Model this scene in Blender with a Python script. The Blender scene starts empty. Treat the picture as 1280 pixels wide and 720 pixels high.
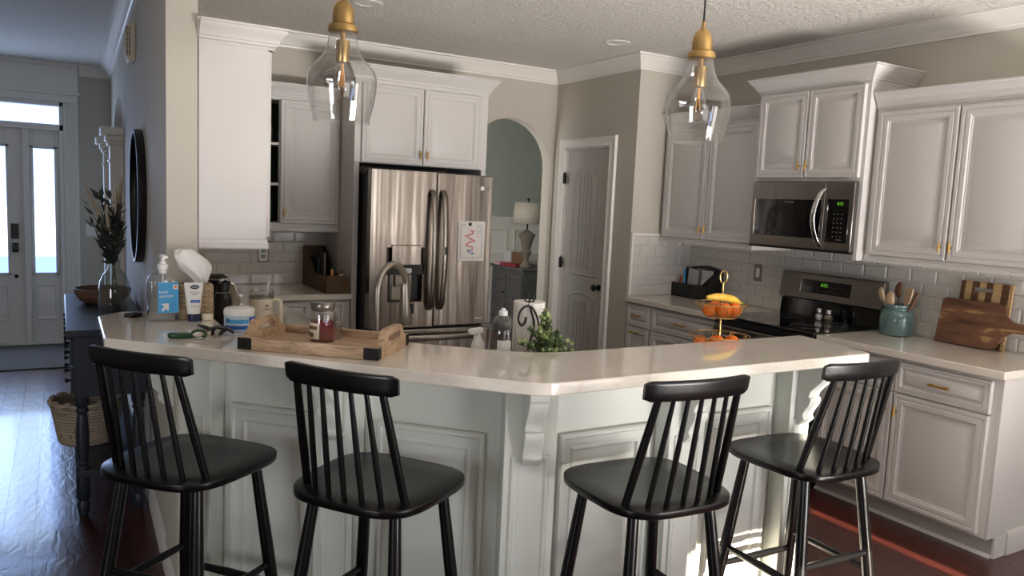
import bpy, bmesh, math, random
from mathutils import Vector, Matrix
random.seed(7)
C = bpy.context.scene.collection
PI = math.pi

# ------------------------------------------------------------------ helpers
def lin(r, g, b):
    f = lambda c: (c/255/12.92) if c/255 <= .04045 else ((c/255+.055)/1.055)**2.4
    return (f(r), f(g), f(b), 1)

class MB:
    """collects shapes and links them as ONE mesh object"""
    def __init__(s): s.bm = bmesh.new()
    def face(s, vs):
        try: return s.bm.faces.new(vs)
        except ValueError: return None
    def ring(s, pts): return [s.bm.verts.new(p) for p in pts]
    def bridge(s, a, b):
        n = len(a)
        for i in range(n): s.face([a[i], a[(i+1) % n], b[(i+1) % n], b[i]])
    def box(s, x0, y0, z0, x1, y1, z1):
        a = s.ring([(x0,y0,z0),(x1,y0,z0),(x1,y1,z0),(x0,y1,z0)])
        b = s.ring([(x0,y0,z1),(x1,y0,z1),(x1,y1,z1),(x0,y1,z1)])
        s.bridge(a, b); s.face(a[::-1]); s.face(b); return s
    def prism(s, poly, h0, h1, axis='z'):
        m = {'z': lambda p,h:(p[0],p[1],h), 'y': lambda p,h:(p[0],h,p[1]), 'x': lambda p,h:(h,p[0],p[1])}[axis]
        a = s.ring([m(p,h0) for p in poly]); b = s.ring([m(p,h1) for p in poly])
        s.bridge(a, b); s.face(a[::-1]); s.face(b); return s
    def loft(s, rings, cap=True):
        rs = [s.ring(r) for r in rings]
        for a, b in zip(rs, rs[1:]): s.bridge(a, b)
        if cap: s.face(rs[0][::-1]); s.face(rs[-1])
        return s
    def lathe(s, prof, c=(0,0,0), n=28, sx=1, sy=1):
        rs = []
        for r, z in prof:
            if r < 1e-5: rs.append([s.bm.verts.new((c[0],c[1],c[2]+z))])
            else: rs.append(s.ring([(c[0]+sx*r*math.cos(2*PI*i/n), c[1]+sy*r*math.sin(2*PI*i/n), c[2]+z) for i in range(n)]))
        for a, b in zip(rs, rs[1:]):
            for i in range(n):
                j = (i+1) % n
                if len(a) == 1 and len(b) == 1: continue
                if len(a) == 1: s.face([a[0], b[j], b[i]])
                elif len(b) == 1: s.face([a[i], a[j], b[0]])
                else: s.face([a[i], a[j], b[j], b[i]])
        return s
    def tube(s, pts, r, n=10, closed=False, cap=True):
        pts = [Vector(p) for p in pts]; k = len(pts)
        rad = r if isinstance(r, (list, tuple)) else [r]*k
        rs = []; up = None
        for i, p in enumerate(pts):
            if closed: t = pts[(i+1) % k]-pts[i-1]
            else: t = pts[min(i+1,k-1)]-pts[max(i-1,0)]
            t.normalize()
            if up is None:
                up = Vector((0,0,1)) if abs(t.z) < .9 else Vector((1,0,0))
            a = t.cross(up); a.normalize(); b = a.cross(t); up = b
            rs.append(s.ring([p+(a*math.cos(2*PI*j/n)+b*math.sin(2*PI*j/n))*rad[i] for j in range(n)]))
        for i in range(k-1): s.bridge(rs[i], rs[i+1])
        if closed: s.bridge(rs[-1], rs[0])
        elif cap: s.face(rs[0][::-1]); s.face(rs[-1])
        return s
    def rod(s, p0, p1, r0, r1=None, n=14, mid=None):
        p0, p1 = Vector(p0), Vector(p1); r1 = r0 if r1 is None else r1
        if mid: return s.tube([p0, p0.lerp(p1,.25), p0.lerp(p1,.5), p0.lerp(p1,.75), p1], [r0,(r0+mid)/2*1.02,mid,(r1+mid)/2*1.02,r1], n)
        return s.tube([p0, p1], [r0, r1], n)
    def sphere(s, c, r, n=18, sz=1):
        return s.lathe([(r*math.sin(PI*i/12), -r*sz*math.cos(PI*i/12)) for i in range(13)], c, n)
    def sweep(s, path, prof, closed=False):
        n = len(path); rows = []
        for i, p in enumerate(path):
            def nrm(a, b):
                d = Vector((b[0]-a[0], b[1]-a[1])).normalized(); return Vector((d.y, -d.x))
            if closed: n0, n1 = nrm(path[i-1], p), nrm(p, path[(i+1) % n])
            else:
                n0 = nrm(path[i-1], p) if i > 0 else nrm(p, path[i+1])
                n1 = nrm(p, path[i+1]) if i < n-1 else n0
            m = n0+n1; m = m/max(m.dot(n0), .2) if m.length > 1e-6 else n0
            rows.append([(p[0]+m.x*d, p[1]+m.y*d, z) for d, z in prof])
        rs = [s.ring(r) for r in rows]
        for a, b in zip(rs, rs[1:]): s.bridge(a, b)
        if closed: s.bridge(rs[-1], rs[0])
        else: s.face(rs[0][::-1]); s.face(rs[-1])
        return s
    def raised(s, x0, z0, w, h, prof, y=0):
        """rectangular panel facing -Y from mitred rings (inset, out)"""
        rs = []
        for ins, out in prof:
            rs.append(s.ring([(x0+ins,y-out,z0+ins),(x0+w-ins,y-out,z0+ins),(x0+w-ins,y-out,z0+h-ins),(x0+ins,y-out,z0+h-ins)]))
        for a, b in zip(rs, rs[1:]): s.bridge(a, b)
        s.face(rs[-1]); s.face(rs[0][::-1]); return s
    def text(s, body, size, M, depth=.0004, align='CENTER'):
        cu = bpy.data.curves.new('t', 'FONT'); cu.body = body; cu.size = size; cu.align_x = align; cu.align_y = 'CENTER'
        cu.extrude = depth; cu.resolution_u = 2
        o = bpy.data.objects.new('t', cu); C.objects.link(o)
        dg = bpy.context.evaluated_depsgraph_get(); me = o.evaluated_get(dg).to_mesh()
        vs = [s.bm.verts.new(M @ v.co) for v in me.vertices]
        for p in me.polygons: s.face([vs[i] for i in p.vertices])
        o.evaluated_get(dg).to_mesh_clear(); bpy.data.objects.remove(o); bpy.data.curves.remove(cu)
        return s
    def xf(s, M, start=0):
        s.bm.verts.ensure_lookup_table()
        for v in s.bm.verts[start:]: v.co = M @ v.co
        return s
    def n(s): return len(s.bm.verts)
    def build(s, name, mat, parent=None, bevel=0, seg=2, ang=38, flat=False, recalc=True, solid=0):
        if recalc: bmesh.ops.recalc_face_normals(s.bm, faces=s.bm.faces)
        me = bpy.data.meshes.new(name); s.bm.to_mesh(me); s.bm.free()
        me.materials.append(mat)
        if not flat:
            me.polygons.foreach_set('use_smooth', [True]*len(me.polygons)); me.set_sharp_from_angle(angle=math.radians(ang))
        o = bpy.data.objects.new(name, me); C.objects.link(o)
        if parent: o.parent = parent
        if solid:
            m = o.modifiers.new('solid', 'SOLIDIFY'); m.thickness = solid; m.offset = 0
        if bevel:
            m = o.modifiers.new('bevel', 'BEVEL'); m.width = bevel; m.segments = seg; m.limit_method = 'ANGLE'; m.angle_limit = math.radians(40)
            m.harden_normals = False
        return o

def thing(name, label, cat, loc=(0,0,0), rz=0, group=None):
    o = bpy.data.objects.new(name, None); C.objects.link(o); o.empty_display_size = .1
    o.location = loc; o.rotation_euler = (0,0,rz); o['label'] = label; o['category'] = cat
    if group: o['group'] = group
    return o
def tag(o, label, cat, group=None, loc=None, rz=None):
    o['label'] = label; o['category'] = cat
    if group: o['group'] = group
    if loc is not None: o.location = loc
    if rz is not None: o.rotation_euler = (0,0,rz)
    return o
def struct(o, label=None, cat=None):
    o['kind'] = 'structure'
    if label: o['label'] = label
    if cat: o['category'] = cat
    return o
def kids(o): return [c for c in C.objects if c.parent == o]
def copy_tree(o, label=None, loc=None, rz=None, parent=None):
    c = o.copy(); C.objects.link(c)
    if parent: c.parent = parent
    if label: c['label'] = label
    if loc is not None: c.location = loc
    if rz is not None: c.rotation_euler = (0,0,rz)
    for k in kids(o): copy_tree(k, parent=c)
    return c

# ------------------------------------------------------------------ materials
def mat(name, col, rough=.5, metal=0, spec=.5, coat=0, emit=None, es=1):
    m = bpy.data.materials.new(name); m.use_nodes = True
    b = m.node_tree.nodes['Principled BSDF']
    b.inputs['Base Color'].default_value = col; b.inputs['Roughness'].default_value = rough
    b.inputs['Metallic'].default_value = metal; b.inputs['Specular IOR Level'].default_value = spec
    b.inputs['Coat Weight'].default_value = coat; b.inputs['Coat Roughness'].default_value = .08
    if emit: b.inputs['Emission Color'].default_value = emit; b.inputs['Emission Strength'].default_value = es
    return m
def nodes(m): return m.node_tree.nodes, m.node_tree.links, m.node_tree.nodes['Principled BSDF']
def coords(m, scale=(1,1,1), rot=(0,0,0), kind='Object'):
    N, L, b = nodes(m); t = N.new('ShaderNodeTexCoord'); mp = N.new('ShaderNodeMapping')
    mp.inputs['Scale'].default_value = scale; mp.inputs['Rotation'].default_value = rot
    L.new(t.outputs[kind], mp.inputs['Vector']); return mp.outputs['Vector']
def noise(m, vec, scale, detail=4, rough=.6, dist=0):
    N, L, b = nodes(m); n = N.new('ShaderNodeTexNoise'); n.inputs['Scale'].default_value = scale
    n.inputs['Detail'].default_value = detail; n.inputs['Roughness'].default_value = rough; n.inputs['Distortion'].default_value = dist
    L.new(vec, n.inputs['Vector']); return n.outputs['Fac']
def ramp(m, fac, stops):
    N, L, b = nodes(m); r = N.new('ShaderNodeValToRGB'); e = r.color_ramp.elements
    while len(e) < len(stops): e.new(.5)
    for i, (p, c) in enumerate(stops): e[i].position = p; e[i].color = c
    L.new(fac, r.inputs['Fac']); return r.outputs['Color']
def bump(m, h, strength=.2, dist=.01):
    N, L, b = nodes(m); u = N.new('ShaderNodeBump'); u.inputs['Strength'].default_value = strength; u.inputs['Distance'].default_value = dist
    L.new(h, u.inputs['Height'])
    if b.inputs['Normal'].is_linked:
        L.new(b.inputs['Normal'].links[0].from_socket, u.inputs['Normal'])
    L.new(u.outputs['Normal'], b.inputs['Normal'])
def basecol(m, c): N, L, b = nodes(m); L.new(c, b.inputs['Base Color'])

def paint(name, col, rough=.55, tex=.05, sc=180):
    m = mat(name, col, rough); bump(m, noise(m, coords(m), sc, 3), tex, .004); return m
M = {}
M['wall'] = paint('wall_paint', lin(192,186,174), .75, .08)
M['sage_wall'] = paint('green_grey_wall_paint', lin(172,178,170), .75, .08)
m = M['ceiling'] = mat('textured_ceiling', lin(226,221,214), .85)
v = coords(m); bump(m, ramp(m, noise(m, v, 26, 5, .65, .6), [(.42,(0,0,0,1)),(.6,(1,1,1,1))]), .55, .012)
bump(m, noise(m, v, 120, 3), .15, .004)
M['trim'] = paint('trim_white', lin(232,228,221), .38, .03)
M['cabinet'] = paint('cabinet_white', lin(206,202,199), .42, .05, 120)
M['bar'] = paint('bar_sage_white', lin(211,214,207), .4, .05, 120)
M['doorpaint'] = paint('greige_door_paint', lin(186,180,173), .42, .03)
M['kick'] = paint('toe_kick', lin(170,165,160), .5)
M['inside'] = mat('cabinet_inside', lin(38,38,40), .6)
m = M['quartz'] = mat('quartz', lin(226,218,207), .05, coat=.4)
v = coords(m); a = noise(m, v, 5, 8, .62, 1.6); basecol(m, ramp(m, a, [(.40,lin(227,220,210)),(.50,lin(226,218,207)),(.515,lin(217,208,197)),(.53,lin(227,220,209))]))
m = M['black'] = mat('black_lacquer', lin(9,9,10), .28, spec=.32, coat=.08); bump(m, noise(m, coords(m), 25, 3), .03, .004)
M['blackplastic'] = mat('black_plastic', lin(18,18,20), .38)
M['iron'] = mat('black_iron', lin(20,19,19), .45, metal=.4)
M['blackglass'] = mat('black_glass', lin(8,8,9), .06, coat=.6)
def steel(name, c, r=.24, wav=.05):
    m = mat(name, c, r, metal=1)
    bump(m, noise(m, coords(m,(7,7,.5)), 1.3, 2, .5), wav, .05)
    bump(m, noise(m, coords(m,(600,600,8)), 1, 2), .03, .001); return m
M['steel'] = steel('stainless_steel', lin(156,148,141), .22, .15)
M['darksteel'] = steel('dark_stainless', lin(148,142,137), .28, .04)
M['fridgeside'] = mat('fridge_side_grey', lin(62,62,64), .45, metal=.3)
M['chrome'] = mat('chrome', lin(215,213,210), .08, metal=1)
M['nickel'] = mat('brushed_nickel', lin(150,143,134), .3, metal=1)
M['brass'] = mat('brushed_brass', lin(190,158,102), .30, metal=1)
M['gold'] = mat('gold_pull', lin(200,158,76), .3, metal=1)
def planks(name, cols, w=.125, l=1.3, rough=.28, b=.4):
    m = mat(name, cols[1], rough, coat=.35); N, L, B = nodes(m)
    v = coords(m, (1,1,1), (0,0,PI/2))
    br = N.new('ShaderNodeTexBrick'); br.offset = .37; br.inputs['Scale'].default_value = 1
    br.inputs['Brick Width'].default_value = l; br.inputs['Row Height'].default_value = w; br.inputs['Mortar Size'].default_value = .0016
    br.inputs['Mortar Smooth'].default_value = .4
    br.inputs['Color1'].default_value = cols[0]; br.inputs['Color2'].default_value = cols[2]; br.inputs['Mortar'].default_value = lin(14,7,6)
    L.new(v, br.inputs['Vector'])
    g = ramp(m, noise(m, coords(m,(14,1.1,1)), 4, 6, .6, .8), [(.3,(.55,.5,.5,1)),(.7,(1.15,1.1,1.1,1))])
    mx = N.new('ShaderNodeMix'); mx.data_type = 'RGBA'; mx.blend_type = 'MULTIPLY'; mx.inputs[0].default_value = 1
    L.new(br.outputs['Color'], mx.inputs[6]); L.new(g, mx.inputs[7]); L.new(mx.outputs[2], B.inputs['Base Color'])
    bump(m, noise(m, coords(m,(9,3.2,1)), 2.2, 3, .5, 1.0), b, .012)
    inv = N.new('ShaderNodeMath'); inv.operation = 'SUBTRACT'; inv.inputs[0].default_value = 1; L.new(br.outputs['Fac'], inv.inputs[1])
    bump(m, inv.outputs[0], 1, .006); return m
M['floor'] = planks('hand_scraped_cherry_floor', (lin(84,40,32), lin(72,36,30), lin(62,30,26)), b=.2)
def tiles(name, axis, col):
    m = mat(name, col, .16, coat=.2); N, L, B = nodes(m)
    t = N.new('ShaderNodeTexCoord'); sp = N.new('ShaderNodeSeparateXYZ'); cb = N.new('ShaderNodeCombineXYZ')
    L.new(t.outputs['Object'], sp.inputs[0]); L.new(sp.outputs[axis], cb.inputs[0]); L.new(sp.outputs['Z'], cb.inputs[1])
    def brick(ms, sm):
        br = N.new('ShaderNodeTexBrick'); br.inputs['Scale'].default_value = 1; br.offset = .5
        br.inputs['Brick Width'].default_value = .155; br.inputs['Row Height'].default_value = .0762
        br.inputs['Mortar Size'].default_value = ms; br.inputs['Mortar Smooth'].default_value = sm
        br.inputs['Color1'].default_value = col; br.inputs['Color2'].default_value = col
        br.inputs['Mortar'].default_value = lin(218,214,209)
        L.new(cb.outputs[0], br.inputs['Vector']); return br
    b1 = brick(.0022, .1); L.new(b1.outputs['Color'], B.inputs['Base Color'])
    b2 = brick(.011, 1.0)
    inv = N.new('ShaderNodeMath'); inv.operation = 'SUBTRACT'; inv.inputs[0].default_value = 1; L.new(b2.outputs['Fac'], inv.inputs[1])
    bump(m, inv.outputs[0], .75, .006); return m
M['tileX'] = tiles('bevelled_subway_tile_x', 'X', lin(212,208,202))
M['tileY'] = tiles('bevelled_subway_tile_y', 'Y', lin(212,208,202))
def glass(name, tint=(1,1,1,1), refl=1.0, rough=.01, ior=1.45):
    m = bpy.data.materials.new(name); m.use_nodes = True; N, L = m.node_tree.nodes, m.node_tree.links
    N.remove(N['Principled BSDF']); out = N['Material Output']
    tr = N.new('ShaderNodeBsdfTransparent'); tr.inputs['Color'].default_value = tint
    gl = N.new('ShaderNodeBsdfGlossy'); gl.inputs['Roughness'].default_value = rough
    fr = N.new('ShaderNodeLayerWeight'); fr.inputs['Blend'].default_value = .5
    pw = N.new('ShaderNodeMath'); pw.operation = 'POWER'; pw.inputs[1].default_value = 3; L.new(fr.outputs['Facing'], pw.inputs[0])
    mu = N.new('ShaderNodeMath'); mu.operation = 'MULTIPLY_ADD'; mu.use_clamp = True; mu.inputs[1].default_value = .62*refl; mu.inputs[2].default_value = .085*refl
    mx = N.new('ShaderNodeMixShader'); L.new(pw.outputs[0], mu.inputs[0]); L.new(mu.outputs[0], mx.inputs[0])
    L.new(tr.outputs[0], mx.inputs[1]); L.new(gl.outputs[0], mx.inputs[2]); L.new(mx.outputs[0], out.inputs['Surface']); return m
M['glass'] = glass('clear_glass', (.945,.945,.935,1), 1.6)
M['smoke'] = glass('pale_vase_glass', (.80,.86,.85,1), 1.4)
M['clearplastic'] = glass('clear_plastic', (.975,.975,.975,1), 1.2, .05)
M['pane'] = glass('window_pane', (.96,.97,1,1), .6)
def wood(name, stops, scale=(2,14,14), sc=3, rough=.5, dist=1.5, b=.1):
    m = mat(name, stops[0][1], rough); v = coords(m, scale); n = noise(m, v, sc, 6, .6, dist)
    basecol(m, ramp(m, n, stops)); bump(m, n, b, .004); return m
M['traywood'] = wood('mango_wood', [(.3,lin(132,106,84)),(.5,lin(182,152,122)),(.72,lin(206,178,148))], (3,16,16), 2.2)
m = M['acacia'] = wood('striped_acacia', [(.34,lin(78,50,36)),(.47,lin(108,74,54)),(.545,lin(124,86,62)),(.575,lin(176,138,92)),(.63,lin(168,128,84)),(.66,lin(92,58,40))], (1.6,1,9), 1.3, .4, .5)
M['lightwood'] = wood('pale_wood', [(.3,lin(176,140,96)),(.7,lin(206,176,130))], (2,2,14), 3)
M['darkwood'] = wood('dark_stained_wood', [(.3,lin(78,52,36)),(.7,lin(112,78,54))], (2,14,14), 3)
M['navy'] = paint('navy_painted_wood', lin(38,46,58), .4)
M['greywood'] = wood('grey_washed_wood', [(.3,lin(74,74,74)),(.7,lin(104,103,101))], (2,2,12), 3, .6)
M['bowlwood'] = wood('bowl_wood', [(.3,lin(92,70,56)),(.7,lin(128,98,78))], (3,3,14), 3)
def weave(name, c0, c1, sx=60, sz=90):
    m = mat(name, c1, .8); N, L, B = nodes(m)
    v = coords(m); k = N.new('ShaderNodeTexBrick'); k.inputs['Scale'].default_value = 1; k.inputs['Brick Width'].default_value = 2.0/sx
    k.inputs['Row Height'].default_value = 1.0/sz; k.inputs['Mortar Size'].default_value = .0018; k.inputs['Mortar Smooth'].default_value = 1
    k.inputs['Color1'].default_value = c1; k.inputs['Color2'].default_value = tuple(x*.82 for x in c1[:3])+(1,); k.inputs['Mortar'].default_value = c0
    sp = N.new('ShaderNodeSeparateXYZ'); ad = N.new('ShaderNodeMath'); cb = N.new('ShaderNodeCombineXYZ')
    L.new(v, sp.inputs[0]); L.new(sp.outputs['X'], ad.inputs[0]); L.new(sp.outputs['Y'], ad.inputs[1])
    L.new(ad.outputs[0], cb.inputs[0]); L.new(sp.outputs['Z'], cb.inputs[1]); L.new(cb.outputs[0], k.inputs['Vector'])
    L.new(k.outputs['Color'], B.inputs['Base Color'])
    inv = N.new('ShaderNodeMath'); inv.operation = 'SUBTRACT'; inv.inputs[0].default_value = 1; L.new(k.outputs['Fac'], inv.inputs[1])
    bump(m, inv.outputs[0], .8, .006); return m
M['wicker'] = weave('pale_wicker', lin(120,98,74), lin(196,172,140), 60, 110)
M['brownwicker'] = weave('brown_seagrass', lin(44,32,24), lin(112,86,62), 60, 80)
M['basket'] = weave('natural_basket', lin(104,90,76), lin(200,184,164), 30, 60)
M['white'] = mat('white_plastic', lin(232,230,226), .4)
M['paper'] = paint('white_paper', lin(228,224,218), .85)
M['tissue'] = mat('tissue_paper', lin(238,235,232), .9)
M['cream'] = mat('cream_powder_coat', lin(224,214,194), .42)
M['blue'] = mat('sky_blue_label', lin(70,160,216), .45)
M['royal'] = mat('royal_blue_label', lin(36,86,176), .45)
M['paleblue'] = mat('pale_blue_label', lin(186,208,224), .45)
M['navyplastic'] = mat('navy_plastic', lin(28,34,74), .4)
M['greyprint'] = mat('grey_print', lin(120,122,132), .6)
M['orangeprint'] = mat('orange_print', lin(226,128,72), .6)
M['green'] = mat('dark_green_plastic', lin(18,62,36), .35)
M['sagecap'] = mat('grey_green_plastic', lin(128,150,134), .4)
M['red'] = mat('candle_wax', lin(122,30,44), .4)
M['redbook'] = mat('red_paper', lin(156,40,52), .6)
M['pink'] = mat('pink_paper', lin(220,176,190), .7)
m = M['orange'] = mat('orange_peel', lin(226,112,28), .42); bump(m, noise(m, coords(m), 260, 2), .25, .002)
m = M['banana'] = mat('banana_peel', lin(232,186,62), .45); basecol(m, ramp(m, noise(m, coords(m), 22, 3), [(.35,lin(214,168,62)),(.6,lin(236,194,74))]))
M['bananatip'] = mat('banana_tip', lin(150,142,56), .6)
m = M['teal'] = mat('teal_glaze', lin(108,142,140), .14, coat=.5); basecol(m, ramp(m, noise(m, coords(m), 14, 5), [(.3,lin(78,104,104)),(.7,lin(104,130,128))]))
M['spoonwood'] = mat('spoon_wood', lin(206,178,146), .6)
M['spoondark'] = mat('dark_spoon_wood', lin(120,84,60), .6)
M['leaf'] = mat('boxwood_leaf', lin(100,120,82), .5)
M['paleleaf'] = mat('young_leaf', lin(172,184,126), .5)
M['stem'] = mat('plant_stem', lin(70,84,46), .6)
M['dryleaf'] = mat('dark_dried_leaf', lin(62,68,62), .7)
M['plume'] = mat('dried_grass_plume', lin(182,168,148), .9)
M['shade'] = mat('linen_lamp_shade', lin(206,198,184), .9)
M['urn'] = paint('weathered_urn', lin(128,120,106), .7, .4, 30)
M['mirror'] = mat('mirror_silver', lin(210,214,218), .03, metal=1)
M['display'] = mat('green_display', (0,0,0,1), .4, emit=lin(110,205,50), es=.75)
M['filament'] = mat('amber_filament', lin(220,150,60), .4, emit=lin(255,176,80), es=.3)
M['diffuser'] = mat('lamp_diffuser', lin(236,232,226), .5)
M['ceramic'] = mat('white_ceramic', lin(236,233,228), .2, coat=.3)
M['soapliquid'] = glass('soap_liquid', (.95,.95,.93,1), .8, .05)
M['rug'] = paint('taupe_rug', lin(92,86,80), 1, .6, 90)
M['salt'] = mat('salt', lin(232,230,226), .7)
M['pepper'] = mat('pepper', lin(128,112,92), .7)
M['mat'] = mat('dark_doormat', lin(58,56,58), .9)
M['grass'] = paint('lawn', lin(120,132,96), .9)
M['drive'] = paint('pale_driveway', lin(190,190,188), .9)
M['envelope'] = mat('envelope_paper', lin(206,204,204), .8)
M['cardboard'] = mat('brown_cardboard', lin(120,92,70), .8)
M['book'] = mat('dark_teal_folder', lin(40,66,66), .6)
M['fabricgrey'] = mat('grey_folder', lin(120,122,124), .6)
M['crayonpink'] = mat('pink_crayon', lin(222,140,142), .8)
M['crayonblue'] = mat('blue_crayon', lin(140,170,200), .8)
# ------------------------------------------------------------------ room shell
XW, YB, CEIL, YF, XL = 4.31, 5.67, 2.70, -2.2, -2.4
YE = 8.65            # entry wall
HS = .015            # slight skew of the hall partition
def sw(name, mb, m, **k): return struct(mb.build(name, m, **k))
sw('floor', MB().box(XL-.1, YF-.1, -.1, 6.2, YE+.1, 0), M['floor'], flat=True)
sw('ceiling', MB().box(XL-.1, YF-.1, CEIL, 6.2, YE+.1, CEIL+.1), M['ceiling'], flat=True)
sw('wall_right', MB().box(XW, YF, 0, XW+.1, 4.57, CEIL), M['wall'], flat=True)
PX = 3.70
sw('wall_pantry_side', MB().box(PX, 4.57, 0, XW+.1, 4.68, CEIL), M['wall'], flat=True)
DY0, DY1, DZ = 4.885, 5.475, 2.035      # pantry door opening
w = MB(); w.box(PX, 4.68, 0, PX+.11, DY0-.01, CEIL); w.box(PX, DY1+.01, 0, PX+.11, YB, CEIL); w.box(PX, DY0-.01, DZ+.01, PX+.11, DY1+.01, CEIL)
sw('wall_pantry', w, M['wall'], flat=True)
# back wall with arched opening
AX0, AX1, AS = 2.87, 3.655, 1.885
ar = (AX1-AX0)/2; ac = (AX0+AX1)/2
arc = [(ac+ar*math.cos(a), AS+ar*math.sin(a)) for a in [PI*i/28 for i in range(29)]]
w = MB()
w.box(.475, YB, 0, AX0, YB+.115, CEIL); w.box(AX1, YB, 0, PX+.11, YB+.115, CEIL)
for p, q in zip(arc, arc[1:]): w.prism([(q[0],q[1]),(p[0],p[1]),(p[0],CEIL),(q[0],CEIL)], YB, YB+.115, 'y')
bmesh.ops.remove_doubles(w.bm, verts=w.bm.verts, dist=1e-5)
sw('wall_back', w, M['wall'], flat=True)
# partition between kitchen and hall, ends in the pillar above the bar
Y0 = 3.32; OY0, OY1, OS = 6.45, 7.95, 2.0
def skew(mb):
    for v in mb.bm.verts: v.co.x += max(0, v.co.y-Y0)*HS*(1 if v.co.x < .46 or v.co.y > YB+.12 else 0)
    return mb
w = MB(); w.box(.36, Y0, 0, .475, YB+.115, CEIL); w.box(.36, YB+.115, 0, .475, OY0, CEIL); w.box(.36, OY1, 0, .475, YE, CEIL)
orr = (OY1-OY0)/2
oa = [((OY0+OY1)/2+orr*math.cos(a), OS+.28*math.sin(a)) for a in [PI*i/20 for i in range(21)]]
for p, q in zip(oa, oa[1:]): w.prism([(q[0],q[1]),(p[0],p[1]),(p[0],CEIL),(q[0],CEIL)], .36, .475, 'x')
sw('wall_left', skew(w), M['wall'], flat=True)
# the knee wall carrying on from the pillar under the bar top
FACE = 3.32      # x+y of the diagonal bar face, .24 behind the top's edge
# entry wall with door opening
DX0, DX1 = -1.24, .035
w = MB(); w.box(XL, YE, 0, DX0, YE+.12, CEIL); w.box(DX1, YE, 0, .56, YE+.12, CEIL); w.box(DX0, YE, 2.33, DX1, YE+.12, CEIL)
sw('wall_entry', w, M['wall'], flat=True)
sw('wall_hall_left', MB().box(XL-.1, YF, 0, XL, YE, CEIL), M['wall'], flat=True)
# unseen wall behind the camera: openings shaped to cut the low sun into patches
w = MB(); zs = [0, .30, .85, 1.40, 2.05, CEIL]
holes = [(1.95,2.47,.30,1.40),(2.50,2.68,.85,2.05),(3.44,3.50,.85,1.40)]
xs = sorted({XL-.1, XW+.1} | {h[0] for h in holes} | {h[1] for h in holes})
for a, b in zip(xs, xs[1:]):
    for c, d in zip(zs, zs[1:]):
        if not any(h[0] <= a and b <= h[1] and h[2] <= c and d <= h[3] for h in holes): w.box(a, YF-.1, c, b, YF, d)
bmesh.ops.remove_doubles(w.bm, verts=w.bm.verts, dist=1e-5)
sw('wall_front', w, M['wall'], flat=True)
# dining room beyond the arch
YD = 8.3
sw('wall_dining_back', MB().box(.56, YD, 0, 6.2, YD+.1, CEIL), M['sage_wall'], flat=True)
sw('wall_dining_right', MB().box(5.45, YB+.115, 0, 5.55, YD, CEIL), M['sage_wall'], flat=True)
sw('wall_dining_front', MB().box(PX+.11, 5.67, 0, 5.45, YB+.115, CEIL), M['sage_wall'], flat=True)
w = MB(); w.box(.7, YD-.012, .1, 5.45, YD, 1.36); w.box(.7, YD-.05, 1.36, 5.45, YD, 1.40); w.box(.7, YD-.03, 1.32, 5.45, YD, 1.36)
for i in range(8):
    x = .8+i*.58
    w.raised(x, .95, .48, .3, [(0,.012),(.0,.026),(.012,.026),(.02,.016),(.03,.0135)], YD)
    w.raised(x, .2, .48, .66, [(0,.012),(.0,.026),(.012,.026),(.02,.016),(.03,.0135)], YD)
sw('trim_wainscot', w, M['trim'])
CROWN = [(0,2.592),(.012,2.592),(.014,2.606),(.022,2.612),(.026,2.624),(.045,2.650),(.066,2.672),(.072,2.684),(.086,2.686),(.086,2.70),(0,2.70)]
sw('trim_crown_kitchen', MB().sweep([(.475,Y0),(.475,YB),(PX,YB),(PX,4.57),(XW,4.57),(XW,YF)], CROWN), M['trim'], ang=30)
hx = lambda y: .36+(y-Y0)*HS
sw('trim_crown_hall', MB().sweep([(.17,YE),(hx(YE),YE),(hx(YE)-.001,YE-.001),(hx(Y0),Y0)], CROWN) if 0 else MB().sweep([(.17,YE),(hx(YE),YE),(hx(Y0),Y0)], CROWN), M['trim'], ang=30)
BASE = [(0,0),(.016,0),(.016,.09),(.010,.105),(.008,.118),(0,.12)]
sw('baseboard_hall', MB().sweep([(hx(OY0),OY0-.1),(hx(Y0),Y0),(.36,2.98)], BASE), M['trim'], ang=30)
sw('baseboard_right', MB().sweep([(XW,1.80),(XW,YF)], BASE), M['trim'], ang=30)
# columns at the hall opening
for k, (yy, nm) in enumerate(((OY0+.02,'trim_column_near'),(OY1-.02,'trim_column_far'))):
    x = hx(yy)-.02; c = MB(); c.box(x-.07,yy-.07,0,x+.07,yy+.07,1.86)
    for d, z0, z1 in ((.085,.0,.16),(.08,1.74,1.76),(.085,1.86,1.89),(.10,1.89,1.93),(.13,1.93,1.99)): c.box(x-d,yy-d,z0,x+d,yy+d,z1)
    sw(nm, c, M['trim'], bevel=.006)
# backsplashes
sw('trim_backsplash_back', MB().box(.475, YB-.008, .914, 1.70, YB, 1.40), M['tileX'], flat=True)
sw('trim_backsplash_right', MB().box(XW-.008, 1.80, .914, XW, 4.57, 1.42), M['tileY'], flat=True)
sw('trim_backsplash_pantry', MB().box(PX+.02, 4.562, .914, XW-.008, 4.57, 1.375), M['tileX'], flat=True)
sw('trim_tile_edge', MB().box(PX+.004, 4.556, .914, PX+.022, 4.57, 1.39).box(PX+.004, 4.558, 1.375, XW-.008, 4.57, 1.39), M['trim'], flat=True)

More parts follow.
